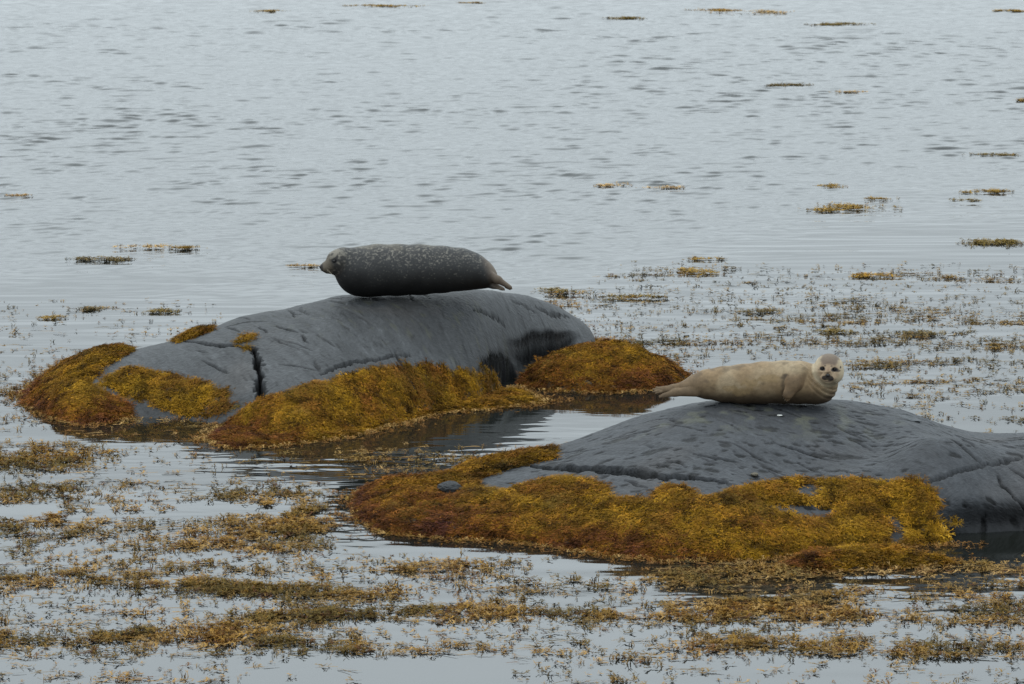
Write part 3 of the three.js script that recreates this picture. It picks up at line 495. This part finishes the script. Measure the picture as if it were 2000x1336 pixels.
rafts.forEach(([px, py, w, hpx, tone, label], n) => {
  const r = rng(900 + n), subs = [...Array(5)].map((_, i) => [(r() * 2 - 1) * 0.75, (r() * 2 - 1) * 0.6, 0.14 + 0.34 * r() * r(), 0.16 + 0.3 * r()]).concat([[0, 0, 0.3, 0.3]]), [cx, cz] = onWater(px, py), D = -cz, m = D / FOCAL, low = 0.014, dep = Math.atan(EYE / D), rx = w / 2 * m, rz = Math.max(0.06, (hpx - 3) / 2 * m / Math.sin(dep)), area = rx * rz * 3.14, N = Math.round(clamp(area * 520, 60, 340)), items = [], sparse = tone === BEIGE ? 0.45 : 1;
  for (let i = 0; items.length < Math.max(60, N * sparse) && i < N * 12; i++) {
    const sb = subs[Math.floor(r() * subs.length)], g1 = r() + r() + r() - 1.5, g2 = r() + r() + r() - 1.5, u = sb[0] + g1 * sb[2] * 2.1, v = sb[1] + g2 * sb[3] * 1.5, d = Math.min(1, u * u + v * v); if (Math.abs(u) > 1.4 || Math.abs(v) > 1.1) continue;
    const x = cx + u * rx + 0.04 * (r() - 0.5), z = cz + v * rz, q = fbm(x * 2.2 + n * 3, 1, z * 1.6, 3); if (q < -0.12 + 0.2 * d && r() < 0.8) continue;
    const up = r() < 0.3, k = r(), c = mix3(mix3(mix3(tone, [0.24, 0.165, 0.07], 0.15 + 0.35 * r()), OLIVE, r() * 0.25).map((t) => t * 1.25), r() < 0.12 ? RUST : DARK, r() < 0.2 ? 0.6 : 0.05), big = 1 + 0.5 * ss(30, 90, D);
    items.push({ p: [x - cx, (up ? 0.004 : 0.006) + low * 0.6 * k * (1 - d), z - cz], yaw: r() * 6.283, s: (0.42 + 0.5 * r()) * big, sy: up ? 0.95 : 0.65, c: c.map((t) => t * (0.95 + 0.55 * k)), v: up ? 4 + (k > 0.5 ? 1 : 0) : Math.floor(r() * 4) });
  }
  const g = bake(floaters, items), o = new THREE.Mesh(g, weedLeaf); o.name = numbered('seaweed_raft'); o.position.set(cx, 0, cz); tag(o, label, 'seaweed', { group: 'separate weed rafts' }); scene.add(lit(o));
});

// ------------------------------------------------------------------ seals: one distance field each, meshed into one continuous skin
const v3 = (p) => new THREE.Vector3(...p);
function cone(a, b, r1, r2) { // rounded cone
  const ba = [b[0] - a[0], b[1] - a[1], b[2] - a[2]], l2 = ba[0] ** 2 + ba[1] ** 2 + ba[2] ** 2, rr = r1 - r2, a2 = l2 - rr * rr, il2 = 1 / l2;
  return (x, y, z) => {
    const px = x - a[0], py = y - a[1], pz = z - a[2], yy = px * ba[0] + py * ba[1] + pz * ba[2], zz = yy - l2, cx = px * l2 - ba[0] * yy, cy = py * l2 - ba[1] * yy, cz = pz * l2 - ba[2] * yy, x2 = cx * cx + cy * cy + cz * cz, y2 = yy * yy * l2, z2 = zz * zz * l2, k = Math.sign(rr) * rr * rr * x2;
    if (Math.sign(zz) * a2 * z2 > k) return Math.sqrt(x2 + z2) * il2 - r2;
    if (Math.sign(yy) * a2 * y2 < k) return Math.sqrt(x2 + y2) * il2 - r1;
    return (Math.sqrt(x2 * a2 * il2) + yy * rr) * il2 - r1;
  };
}
function ellipsoid(c, r) { return (x, y, z) => { const a = (x - c[0]) / r[0], b = (y - c[1]) / r[1], d = (z - c[2]) / r[2], k0 = Math.hypot(a, b, d), k1 = Math.hypot(a / r[0], b / r[1], d / r[2]); return k1 < 1e-9 ? -Math.min(...r) : k0 * (k0 - 1) / k1; }; }
function flat(a, b, r1, r2, n, k) { // cone squeezed k times along n
  const l = Math.hypot(...n), N = n.map((c) => c / l), st = (p) => { const d = p[0] * N[0] + p[1] * N[1] + p[2] * N[2]; return [p[0] + N[0] * d * (k - 1), p[1] + N[1] * d * (k - 1), p[2] + N[2] * d * (k - 1)]; }, f = cone([0, 0, 0], st([b[0] - a[0], b[1] - a[1], b[2] - a[2]]), r1, r2);
  return (x, y, z) => { const dx = x - a[0], dy = y - a[1], dz = z - a[2], d = (dx * N[0] + dy * N[1] + dz * N[2]) * (k - 1); return f(dx + N[0] * d, dy + N[1] * d, dz + N[2] * d) / (1 + (k - 1) * 0.45); };
}
const smin = (a, b, k) => { const h = clamp(0.5 + 0.5 * (b - a) / k); return b + (a - b) * h - k * h * (1 - h); };
function skin(f, lo, hi, s, paint) { // surface nets over a grid of cells of size s
  const n = [0, 1, 2].map((c) => Math.ceil((hi[c] - lo[c]) / s) + 1), [nx, ny, nz] = n, F = new Float32Array(nx * ny * nz).fill(1), BL = 8, at = (i, j, k) => (k * ny + j) * nx + i;
  for (let K = 0; K < nz; K += BL) for (let J = 0; J < ny; J += BL) for (let I = 0; I < nx; I += BL) {
    const c = f(lo[0] + (I + 4) * s, lo[1] + (J + 4) * s, lo[2] + (K + 4) * s), far = Math.abs(c) > BL * s * 1.6;
    for (let k = K; k < Math.min(nz, K + BL); k++) for (let j = J; j < Math.min(ny, J + BL); j++) for (let i = I; i < Math.min(nx, I + BL); i++) F[at(i, j, k)] = far ? c : f(lo[0] + i * s, lo[1] + j * s, lo[2] + k * s);
  }
  const id = new Int32Array(nx * ny * nz).fill(-1), pos = [], idx = [];
  for (let k = 0; k + 1 < nz; k++) for (let j = 0; j + 1 < ny; j++) for (let i = 0; i + 1 < nx; i++) {
    let x = 0, y = 0, z = 0, m = 0;
    const v = [F[at(i, j, k)], F[at(i + 1, j, k)], F[at(i, j + 1, k)], F[at(i + 1, j + 1, k)], F[at(i, j, k + 1)], F[at(i + 1, j, k + 1)], F[at(i, j + 1, k + 1)], F[at(i + 1, j + 1, k + 1)]];
    let neg = 0; for (const q of v) if (q < 0) neg++; if (neg === 0 || neg === 8) continue;
    for (let e = 0; e < 8; e++) for (let b = 1; b < 8; b <<= 1) { if (e & b) continue; const g = e | b, p = v[e], q = v[g]; if ((p < 0) === (q < 0)) continue; const t = p / (p - q); x += (e & 1) + (b === 1 ? t : 0); y += ((e >> 1) & 1) + (b === 2 ? t : 0); z += ((e >> 2) & 1) + (b === 4 ? t : 0); m++; }
    id[at(i, j, k)] = pos.length / 3; pos.push(lo[0] + (i + x / m) * s, lo[1] + (j + y / m) * s, lo[2] + (k + z / m) * s);
  }
  const quad = (a, b, c, d, flip) => { if (a < 0 || b < 0 || c < 0 || d < 0) return; flip ? idx.push(a, c, b, a, d, c) : idx.push(a, b, c, a, c, d); };
  for (let k = 1; k + 1 < nz; k++) for (let j = 1; j + 1 < ny; j++) for (let i = 1; i + 1 < nx; i++) {
    const o = F[at(i, j, k)] < 0;
    if (o !== F[at(i + 1, j, k)] < 0) quad(id[at(i, j - 1, k - 1)], id[at(i, j, k - 1)], id[at(i, j, k)], id[at(i, j - 1, k)], !o);
    if (o !== F[at(i, j + 1, k)] < 0) quad(id[at(i - 1, j, k - 1)], id[at(i - 1, j, k)], id[at(i, j, k)], id[at(i, j, k - 1)], !o);
    if (o !== F[at(i, j, k + 1)] < 0) quad(id[at(i - 1, j - 1, k)], id[at(i, j - 1, k)], id[at(i, j, k)], id[at(i - 1, j, k)], !o);
  }
  const nrm = new Float32Array(pos.length), col = new Float32Array(pos.length), e = s * 0.8, uv = [];
  for (let q = 0; q < pos.length; q += 3) {
    const [x, y, z] = [pos[q], pos[q + 1], pos[q + 2]], gx = f(x + e, y, z) - f(x - e, y, z), gy = f(x, y + e, z) - f(x, y - e, z), gz = f(x, y, z + e) - f(x, y, z - e), l = Math.hypot(gx, gy, gz) || 1;
    nrm[q] = gx / l; nrm[q + 1] = gy / l; nrm[q + 2] = gz / l; const c = paint(x, y, z, nrm[q], nrm[q + 1], nrm[q + 2]); col[q] = c[0]; col[q + 1] = c[1]; col[q + 2] = c[2]; uv.push(x * 3, (y + z) * 3);
  }
  return geo(pos, idx, { nrm, col, uv });
}
const fur = new THREE.MeshPhysicalMaterial({ color: 0xffffff, vertexColors: true, roughness: 0.7, specularIntensity: 0.5, sheen: 0.08, sheenRoughness: 0.5, sheenColor: new THREE.Color(0.8, 0.75, 0.66) });
const darkFur = new THREE.MeshPhysicalMaterial({ color: 0xffffff, vertexColors: true, roughness: 0.6, specularIntensity: 0.5 });
const eyeBlack = new THREE.MeshPhysicalMaterial({ color: new THREE.Color().setRGB(0.006, 0.005, 0.005), roughness: 0.18, specularIntensity: 0.6 });
const noseSkin = new THREE.MeshStandardMaterial({ color: new THREE.Color().setRGB(0.012, 0.011, 0.012), roughness: 0.4 });
const hairPale = new THREE.MeshStandardMaterial({ color: new THREE.Color().setRGB(0.26, 0.22, 0.16), roughness: 0.6 });
function part(parent, name, g, m) { const o = new THREE.Mesh(g, m); o.name = name; parent.add(o); return o; }
function ball(c, r, rot) { const g = new THREE.SphereGeometry(1, 24, 16); g.scale(...r); if (rot) g.applyMatrix4(new THREE.Matrix4().makeRotationFromEuler(new THREE.Euler(...rot))); g.translate(...c); return g; }
function whisker(root, a, b, sag) { const c = new THREE.CatmullRomCurve3([v3(a), v3([(a[0] + b[0]) / 2, (a[1] + b[1]) / 2 + sag, (a[2] + b[2]) / 2]), v3(b)]); part(root, 'whisker', new THREE.TubeGeometry(c, 8, 0.0006, 5), hairPale); }

// the tan young seal, lying on its side, its face to the viewer
{
  const D = 24.3, m = D / FOCAL, O = atDepth(1500, 788, D), P = (px, py, z = 0) => [(px - 1500) * m, (788 - py) * m, z], k = (r) => r * m;
  const chain = [[1322, 760, 11, .0], [1340, 757, 15, .0], [1358, 751.5, 21, .0], [1380, 749.5, 28.5, .0], [1412, 749.5, 34.5, .0], [1450, 749, 38.5, .0], [1490, 746.5, 40.8, .0], [1530, 745.5, 41.8, .0], [1562, 746, 41.5, .0], [1590, 750, 37.5, .01], [1604, 755, 31, .015]];
  const body = []; for (let i = 0; i + 1 < chain.length; i++) { const a = chain[i], b = chain[i + 1]; body.push(cone(P(a[0], a[1], a[3]), P(b[0], b[1], b[3]), k(a[2]), k(b[2]))); }
  const neck = cone(P(1600, 748, 0.02), P(1616, 722, 0.05), k(34), k(26));
  const HC = P(1617.5, 716.5, 0.07), yaw = -0.12, roll = -0.06, cy = Math.cos(yaw), sy = Math.sin(yaw), cr = Math.cos(roll), sr = Math.sin(roll);
  const head = (x, y, z) => { x -= HC[0]; y -= HC[1]; z -= HC[2]; const a = cr * x + sr * y, b = -sr * x + cr * y; return [cy * a - sy * z, b, sy * a + cy * z]; };   // into the head's own axes
  const unhead = (p) => { const [X, Y, Z] = p, a = cy * X + sy * Z, z = -sy * X + cy * Z; return [cr * a - sr * Y + HC[0], sr * a + cr * Y + HC[1], z + HC[2]]; };
  const skull = ellipsoid([0, 0.005, 0], [0.099, 0.100, 0.110]), cheek = ellipsoid([0, -0.028, 0.03], [0.098, 0.073, 0.086]), padL = ellipsoid([-0.022, -0.043, 0.098], [0.031, 0.027, 0.034]), padR = ellipsoid([0.022, -0.043, 0.098], [0.031, 0.027, 0.034]), bridge = ellipsoid([0, -0.008, 0.085], [0.028, 0.032, 0.05]), nose = ellipsoid([0, -0.022, 0.122], [0.016, 0.013, 0.016]), chin = ellipsoid([0, -0.068, 0.085], [0.03, 0.02, 0.03]);
  const sockets = [[-0.041, 0.014], [0.041, 0.014]].map(([a, b]) => ellipsoid([a, b, 0.105], [0.017, 0.014, 0.018]));
  const shoulder = [flat(P(1557, 722, 0.10), P(1548, 740, 0.150), k(18.5), k(15), [0.1, 0.35, 1], 1.55), flat(P(1548, 740, 0.152), P(1536, 761, 0.172), k(15), k(10.5), [0.1, 0.05, 1], 1.9)];
  const fingers = [[1527, 763.5], [1528.5, 768.5], [1531, 772.5], [1534.5, 774.5], [1538, 773]].map(([a, b], i) => cone(P(1535 + i * 1.2, 753 + i * 1.2, 0.168), P(a, b, 0.168), k(3.2), k(1.7)));
  const hind = [flat(P(1352, 752, 0.03), P(1312, 757, 0.035), k(15), k(8), [0, 0.25, 1], 1.5), flat(P(1312, 757, 0.035), P(1282, 759, 0.03), k(8), k(5.5), [0, 0.4, 1], 1.8), flat(P(1356, 761, 0.055), P(1316, 763, 0.065), k(11), k(7.5), [0, 0.25, 1], 1.5), flat(P(1316, 763, 0.065), P(1292, 770, 0.06), k(7.5), k(4.5), [0, 0.4, 1], 1.8)];
  const toes = [[1284, 757, 1278, 754, .03], [1284, 759, 1271.5, 758.5, .03], [1284, 761, 1272, 763, .04], [1288, 763, 1277, 766, .045], [1294, 769, 1285.5, 773.5, .06], [1295, 767, 1284, 771, .055]].map(([a, b, c, d, z]) => cone(P(a, b, z), P(c, d, z), k(3), k(1.4)));
  const flipper = (x, y, z) => { let fl = smin(shoulder[0](x, y, z), shoulder[1](x, y, z), 0.02); for (const t of fingers) fl = smin(fl, t(x, y, z), 0.006); return fl; };
  const f = (x, y, z) => {
    let d = 1e3; const zz = z / 1.04; for (const b of body) d = smin(d, b(x, y, zz), 0.02);
    let hd = smin(d, neck(x, y, z), 0.035);
    const q = head(x, y, z); let g = smin(skull(...q), cheek(...q), 0.03); g = smin(g, bridge(...q), 0.03); g = smin(g, smin(padL(...q), padR(...q), 0.012), 0.018); g = smin(g, chin(...q), 0.022); g = smin(g, nose(...q), 0.008);
    if (g < 0.04) for (const s of sockets) g = -smin(-g, s(...q), 0.008);
    d = smin(hd, g, 0.018);
    const rd = Math.hypot(x - HC[0], (y - HC[1]) * 0.95, z - HC[2] + 0.03); // folds of the neck
    if (rd < 0.24 && z > -0.05) { const ang = Math.atan2(y - HC[1], x - HC[0]), w = ss(-3.15, -2.7, ang) * (1 - ss(-1.5, -1.0, ang)) ; for (const [R, dep] of [[0.142, 0.010], [0.166, 0.011], [0.192, 0.005]]) d += dep * w * Math.exp(-(((rd - R) / 0.0075) ** 2)); }
    d = smin(d, flipper(x, y, z), 0.012);
    let h2 = Math.min(smin(hind[0](x, y, z), hind[1](x, y, z), 0.015), smin(hind[2](x, y, z), hind[3](x, y, z), 0.015)); for (const t of toes) h2 = smin(h2, t(x, y, z), 0.005); d = smin(d, h2, 0.014);
    return d;
  };
  const TAN = [0.195, 0.132, 0.072], PALE = [0.31, 0.245, 0.158], BROWN = [0.062, 0.043, 0.027], CROWN = [0.10, 0.072, 0.058];
  const paint = (x, y, z) => {
    const n1 = fbm(x * 5, y * 5, z * 5, 3), n2 = fbm(x * 28, y * 40, z * 28, 3), n3 = noise(x * 120, y * 120, z * 120);
    let c = mix3(TAN, PALE, ss(-0.05, 0.35, n1) * 0.5); c = mix3(c, BROWN, ss(0.135, 0.05, y + 0.05 * n1) * 0.9);  // brown low on the flank is mostly underside shade painted into the coat
    const [sx, syy] = [x - (1540 - 1500) * m, y - (788 - 712) * m]; c = mix3(c, PALE, 0.7 * Math.exp(-((sx / 0.13) ** 2 + (syy / 0.05) ** 2)));
    for (const [a, b, rx, ry] of [[1424, 754, 17, 7], [1446, 760, 18, 9], [1462, 742, 20, 10], [1500, 733, 22, 8]]) { const e = Math.hypot((x - (a - 1500) * m) / k(rx), (y - (788 - b) * m) / k(ry)); c = mix3(c, [0.22, 0.15, 0.075], 0.75 * (1 - ss(0.75, 1.05, e + 1.3 * n2)) * (z > 0 ? 1 : 0)); }
    c = mix3(c, [0.06, 0.04, 0.025], 0.75 * (1 - ss(0.5, 1.15, Math.hypot((x - (1529 - 1500) * m) / k(9), (y - (788 - 729) * m) / k(9)) + n2)) * (z > 0 ? 1 : 0));
    c = mix3(c, [0.115, 0.077, 0.046], 0.65 * (1 - ss(P(1350, 0)[0], P(1392, 0)[0], x + 0.5 * (y - 0.12) + 0.08 * n1)));
    if (z > 0.08) { const fd = flipper(x, y, z); c = mix3(c, [0.125, 0.080, 0.044], 0.85 * (1 - ss(0.003, 0.009, fd)) * ss(0, 0.05, P(0, 716)[1] - y)); c = mix3(c, [0.05, 0.034, 0.022], 0.6 * ss(0.004, 0.009, fd) * (1 - ss(0.012, 0.03, fd)) * (x < P(1546, 0)[0] && y < P(0, 724)[1] ? 1 : 0)); }  // last mix paints flipper shade on the body along its left side
    c = c.map((t) => t * (1 + 0.45 * n2 + 0.16 * n3)); c = mix3(c, BROWN, 0.45 * ss(0.1, 0.35, fbm(x * 11, y * 14, z * 11 + 4, 3)));
    const q = head(x, y, z), rh = Math.hypot(q[0] / 0.097, q[1] / 0.1, q[2] / (q[2] > 0 ? 0.17 : 0.115));
    if (rh < 1.32 && q[2] > -0.09) {
      const inHead = 1 - ss(1.08, 1.25, rh); let hc = mix3([0.31, 0.222, 0.142], [0.40, 0.325, 0.22], ss(0.55, 0.95, Math.hypot(q[0], q[1]) / 0.1));
      hc = mix3(hc, CROWN, ss(0.022, 0.062, q[1] + 0.04 * n2 - 0.5 * Math.max(0, Math.abs(q[0]) - 0.035)) * (1 - ss(0.045, 0.085, Math.abs(q[0]) + 0.03 * n2)) * 0.85);
      hc = mix3(hc, [0.16, 0.10, 0.065], 0.7 * Math.exp(-((q[0] / 0.012) ** 2 + ((q[1] - 0.012) / 0.02) ** 2)) * (q[2] > 0 ? 1 : 0));
      hc = hc.map((t) => t * (1 + 0.25 * n2 + 0.15 * n3));
      if (q[2] > 0) {
        for (const [ex, ey, rx, ry, dark] of [[-0.040, 0.014, 0.021, 0.015, 0.97], [0.042, 0.014, 0.026, 0.016, 0.97], [0.066, 0.007, 0.017, 0.008, 0.7], [-0.024, 0.036, 0.006, 0.005, 0.8], [0.020, 0.036, 0.007, 0.006, 0.55], [-0.061, 0.004, 0.010, 0.005, 0.4]]) hc = mix3(hc, [0.018, 0.016, 0.018], dark * (1 - ss(0.7, 1.15, Math.hypot((q[0] - ex) / rx, (q[1] - ey) / ry))));
        const mz = Math.min(Math.hypot((q[0] + 0.018) / 0.022, (q[1] + 0.043) / 0.017), Math.hypot((q[0] - 0.018) / 0.025, (q[1] + 0.044) / 0.018), Math.hypot(q[0] / 0.018, (q[1] + 0.028) / 0.020), Math.hypot(q[0] / 0.026, (q[1] + 0.042) / 0.015));
        hc = mix3(hc, [0.020, 0.017, 0.018], 0.93 * (1 - ss(0.85, 1.1, mz + 0.25 * n2)));
        hc = mix3(hc, [0.12, 0.10, 0.06], 0.5 * (1 - ss(0.6, 1.1, Math.hypot((q[0] + 0.003) / 0.014, (q[1] + 0.051) / 0.006) + 0.6 * n2)));
        hc = mix3(hc, [0.05, 0.035, 0.03], 0.7 * (1 - ss(0.6, 1.1, Math.hypot((q[0] - 0.005) / 0.03, (q[1] + 0.068) / 0.004))));
      }
      const ear = Math.hypot((q[0] - 0.079) / 0.006, (q[1] - 0.028) / 0.009); hc = mix3(hc, [0.03, 0.022, 0.018], 0.85 * (1 - ss(0.7, 1.1, ear)));
      c = mix3(c, hc, inHead);
    }
    return c;
  };
  const root = new THREE.Group(); root.name = 'seal'; root.position.set(...O); tag(root, 'tan young seal lying on its side on the right rock, facing the viewer', 'seal', { });
  const fIn = (x, y, z) => { const d = f(x, y, z); return d > 0.06 ? d : -smin(-d, -(rightBase(x + O[0], z + O[2]) - 0.012 - O[1] - y), 0.025); };
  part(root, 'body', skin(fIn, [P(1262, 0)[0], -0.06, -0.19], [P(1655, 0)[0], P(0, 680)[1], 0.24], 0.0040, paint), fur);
  for (const s of [-1, 1]) part(root, 'eye', ball(unhead([s * 0.041, 0.0145, 0.0845]), [0.0145, 0.0125, 0.011]), eyeBlack);
  part(root, 'nose', ball(unhead([0, -0.0225, 0.130]), [0.0125, 0.0095, 0.010]), noseSkin);
  const r = rng(3); for (const s of [-1, 1]) for (let i = 0; i < 4; i++) whisker(root, unhead([s * 0.04, -0.042 - i * 0.006, 0.112]), unhead([s * (0.095 + 0.015 * r()), -0.055 - i * 0.017, 0.115 + 0.02 * r()]), 0.008);
  for (const [a, b] of [[1526.2, 763.8], [1527.6, 769], [1530, 773.2], [1533.8, 775.4]]) { const g = new THREE.ConeGeometry(k(1.1), k(4.5), 7); g.rotateZ(2.5); g.translate(...P(a, b, 0.168)); part(root, 'claw', g, hairPale); }
  scene.add(lit(root));
}
// the dark speckled seal in profile, its head to the left
{
  const D = 28.78, m = D / FOCAL, O = atDepth(800, 576.5, D), P = (px, py, z = 0) => [(px - 800) * m, (574 - py) * m, z], k = (r) => r * m;
  const chain = [[700, 530, 44, .02], [712, 528, 47.5, .0], [735, 524.5, 50, .0], [776, 524, 49.5, .0], [820, 523.5, 48.5, .0], [864, 523, 45, .0], [898, 523, 41, .0], [920, 526, 35.5, .0], [940, 532.5, 27, .0], [952, 538, 19, .0], [962, 544, 11, .0]];
  const body = []; for (let i = 0; i + 1 < chain.length; i++) { const a = chain[i], b = chain[i + 1]; body.push(cone(P(a[0], a[1], a[3]), P(b[0], b[1], b[3]), k(a[2]), k(b[2]))); }
  const neck = cone(P(698, 521, 0.03), P(673, 507, 0.07), k(40), k(29));
  const HC = P(668, 504, 0.08), turn = 0.32, tip = 0.16, ct = Math.cos(turn), st = Math.sin(turn), cp = Math.cos(tip), sp = Math.sin(tip);
  // head axes: X forward along the muzzle, Y up, Z to the seal's near side
  const fwd = [-ct * cp, -sp, st * cp], near = [st, 0, ct], up = [fwd[1] * near[2] - fwd[2] * near[1], fwd[2] * near[0] - fwd[0] * near[2], fwd[0] * near[1] - fwd[1] * near[0]]; if (up[1] < 0) for (let i = 0; i < 3; i++) up[i] *= -1;
  const head = (x, y, z) => { const d = [x - HC[0], y - HC[1], z - HC[2]], dot = (v) => d[0] * v[0] + d[1] * v[1] + d[2] * v[2]; return [dot(fwd), dot(up), dot(near)]; };
  const unhead = (p) => [0, 1, 2].map((i) => HC[i] + fwd[i] * p[0] + up[i] * p[1] + near[i] * p[2]);
  const skull = ellipsoid([0, 0, 0], [0.115, 0.098, 0.095]), snout = cone([0.06, -0.012, 0], [0.140, -0.020, 0], 0.066, 0.040), pads = [-1, 1].map((s) => ellipsoid([0.142, -0.03, s * 0.02], [0.035, 0.026, 0.026])), nose = ellipsoid([0.172, -0.012, 0], [0.016, 0.015, 0.017]), jaw = cone([0.04, -0.055, 0], [0.128, -0.052, 0], 0.045, 0.022), brow = ellipsoid([0.055, 0.045, 0], [0.05, 0.04, 0.06]);
  const sockets = [-1, 1].map((s) => ellipsoid([0.078, 0.022, s * 0.083], [0.018, 0.014, 0.018]));
  const hindA = [flat(P(950, 531, 0.06), P(973, 541, 0.08), k(12), k(7.5), [0.5, -0.6, 1], 1.5), flat(P(973, 541, 0.08), P(998, 556.5, 0.07), k(7.5), k(4), [0.6, -0.5, 1], 1.6)], hindB = [flat(P(945, 548, 0.02), P(964, 552.5, 0.04), k(10), k(7), [0.2, 0.5, 1], 1.5), flat(P(964, 552.5, 0.04), P(984, 560.5, 0.04), k(6.5), k(3.6), [0.2, 0.6, 1], 1.6)];
  const toes = [[990, 553, 1001.5, 559.5, .06], [990, 556, 998, 561, .06], [980, 558, 987, 563, .03], [978, 560, 983, 563, .03]].map(([a, b, c, d, z]) => cone(P(a, b, z), P(c, d, z), k(3), k(1.3)));
  const f = (x, y, z) => {
    let d = 1e3; const zz = z / 1.02; for (const b of body) d = smin(d, b(x, y, zz), 0.03);
    d = smin(d, neck(x, y, z), 0.05); const q = head(x, y, z); let g = smin(skull(...q), snout(...q), 0.03); g = smin(g, brow(...q), 0.03); g = smin(g, jaw(...q), 0.025); for (const p of pads) g = smin(g, p(...q), 0.014); g = smin(g, nose(...q), 0.008); if (g < 0.04) for (const s of sockets) g = -smin(-g, s(...q), 0.008);
    d = smin(d, g, 0.028);
    let h = Math.min(smin(hindA[0](x, y, z), hindA[1](x, y, z), 0.02), smin(hindB[0](x, y, z), hindB[1](x, y, z), 0.02)); for (const t of toes) h = smin(h, t(x, y, z), 0.005); d = smin(d, h, 0.010);
    return d + 0.003 * fbm(x * 6, y * 6, z * 6, 2);
  };
  const paint = (x, y, z, nx, ny) => {
    const n1 = fbm(x * 6, y * 6, z * 6, 3), n3 = noise(x * 110, y * 110, z * 110), hgt = y / k(98);
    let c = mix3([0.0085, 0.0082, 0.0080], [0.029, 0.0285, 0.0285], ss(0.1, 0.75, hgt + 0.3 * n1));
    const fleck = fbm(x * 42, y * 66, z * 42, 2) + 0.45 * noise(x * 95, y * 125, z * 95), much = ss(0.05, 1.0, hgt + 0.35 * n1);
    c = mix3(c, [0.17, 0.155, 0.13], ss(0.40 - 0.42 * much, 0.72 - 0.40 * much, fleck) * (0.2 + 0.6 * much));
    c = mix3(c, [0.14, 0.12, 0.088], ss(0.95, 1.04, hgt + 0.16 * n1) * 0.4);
    c = c.map((t) => t * (1 + 0.2 * n3));
    if (x > P(940, 0)[0]) { const e = ss(P(950, 0)[0], P(974, 0)[0], x + 0.35 * (y - P(0, 540)[1]) + 0.05 * n1); c = mix3(c, mix3([0.15, 0.115, 0.085], [0.085, 0.062, 0.047], ss(-0.1, 0.25, n1)), e * 0.9); }
    const q = head(x, y, z), rh = Math.hypot(Math.max(0, Math.abs(q[0] - 0.03) - 0.03) / 0.12, q[1] / 0.11, q[2] / 0.1);
    if (q[0] > -0.06 && rh < 1.25) {
      const w = (1 - ss(1.05, 1.25, rh)) * ss(-0.06, 0.01, q[0] - 0.3 * q[1]);
      let hc = mix3([0.026, 0.024, 0.022], [0.165, 0.148, 0.12], ss(0.05, 0.42, fbm(x * 34, y * 34, z * 34, 2) + 0.42 * ss(0.02, 0.08, q[1])));
      hc = mix3(hc, [0.13, 0.105, 0.075], ss(0.085, 0.12, q[0] + 0.02 * n1) * 0.6); hc = mix3(hc, [0.032, 0.028, 0.026], ss(-0.01, -0.06, q[1]) * (1 - ss(0.03, 0.08, q[0])) * 0.85);
      hc = mix3(hc, [0.012, 0.011, 0.012], 0.95 * (1 - ss(0.7, 1.15, Math.hypot((q[0] - 0.078) / 0.022, (q[1] - 0.022) / 0.016)))); hc = mix3(hc, [0.02, 0.018, 0.016], 0.8 * (1 - ss(0.6, 1.1, Math.hypot((q[0] + 0.005) / 0.012, (q[1] - 0.002) / 0.012))));
      hc = mix3(hc, [0.015, 0.013, 0.013], 0.9 * ss(0.160, 0.170, q[0] + 0.2 * q[1])); hc = mix3(hc, [0.03, 0.024, 0.02], 0.7 * (1 - ss(0.5, 1.0, Math.abs(q[1] + 0.045 - 0.12 * (0.13 - q[0])) / 0.005)) * ss(0.09, 0.11, q[0]));
      c = mix3(c, hc, w);
    }
    return c;
  };
  const root = new THREE.Group(); root.name = 'seal_001'; used.seal = 1; root.position.set(...O); tag(root, 'dark speckled seal lying in profile on the long grey rock, head to the left', 'seal');
  const fIn = (x, y, z) => { const d = f(x, y, z); return d > 0.06 ? d : -smin(-d, -(leftBase(x + O[0], z + O[2]) - 0.012 - O[1] - y), 0.03); };
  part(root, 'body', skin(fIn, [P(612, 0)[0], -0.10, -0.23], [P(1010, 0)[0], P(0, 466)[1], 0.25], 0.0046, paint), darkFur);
  for (const s of [-1, 1]) part(root, 'eye', ball(unhead([0.078, 0.022, s * 0.068]), [0.014, 0.012, 0.014]), eyeBlack);
  part(root, 'nose', ball(unhead([0.180, -0.010, 0]), [0.010, 0.010, 0.013]), noseSkin);
  const r = rng(4); for (let i = 0; i < 4; i++) whisker(root, unhead([0.150, -0.028 - i * 0.006, 0.04]), unhead([0.125 - 0.01 * i, -0.07 - i * 0.012, 0.10 + 0.015 * r()]), 0.006);
  scene.add(lit(root));
}

renderer.render(scene, camera);
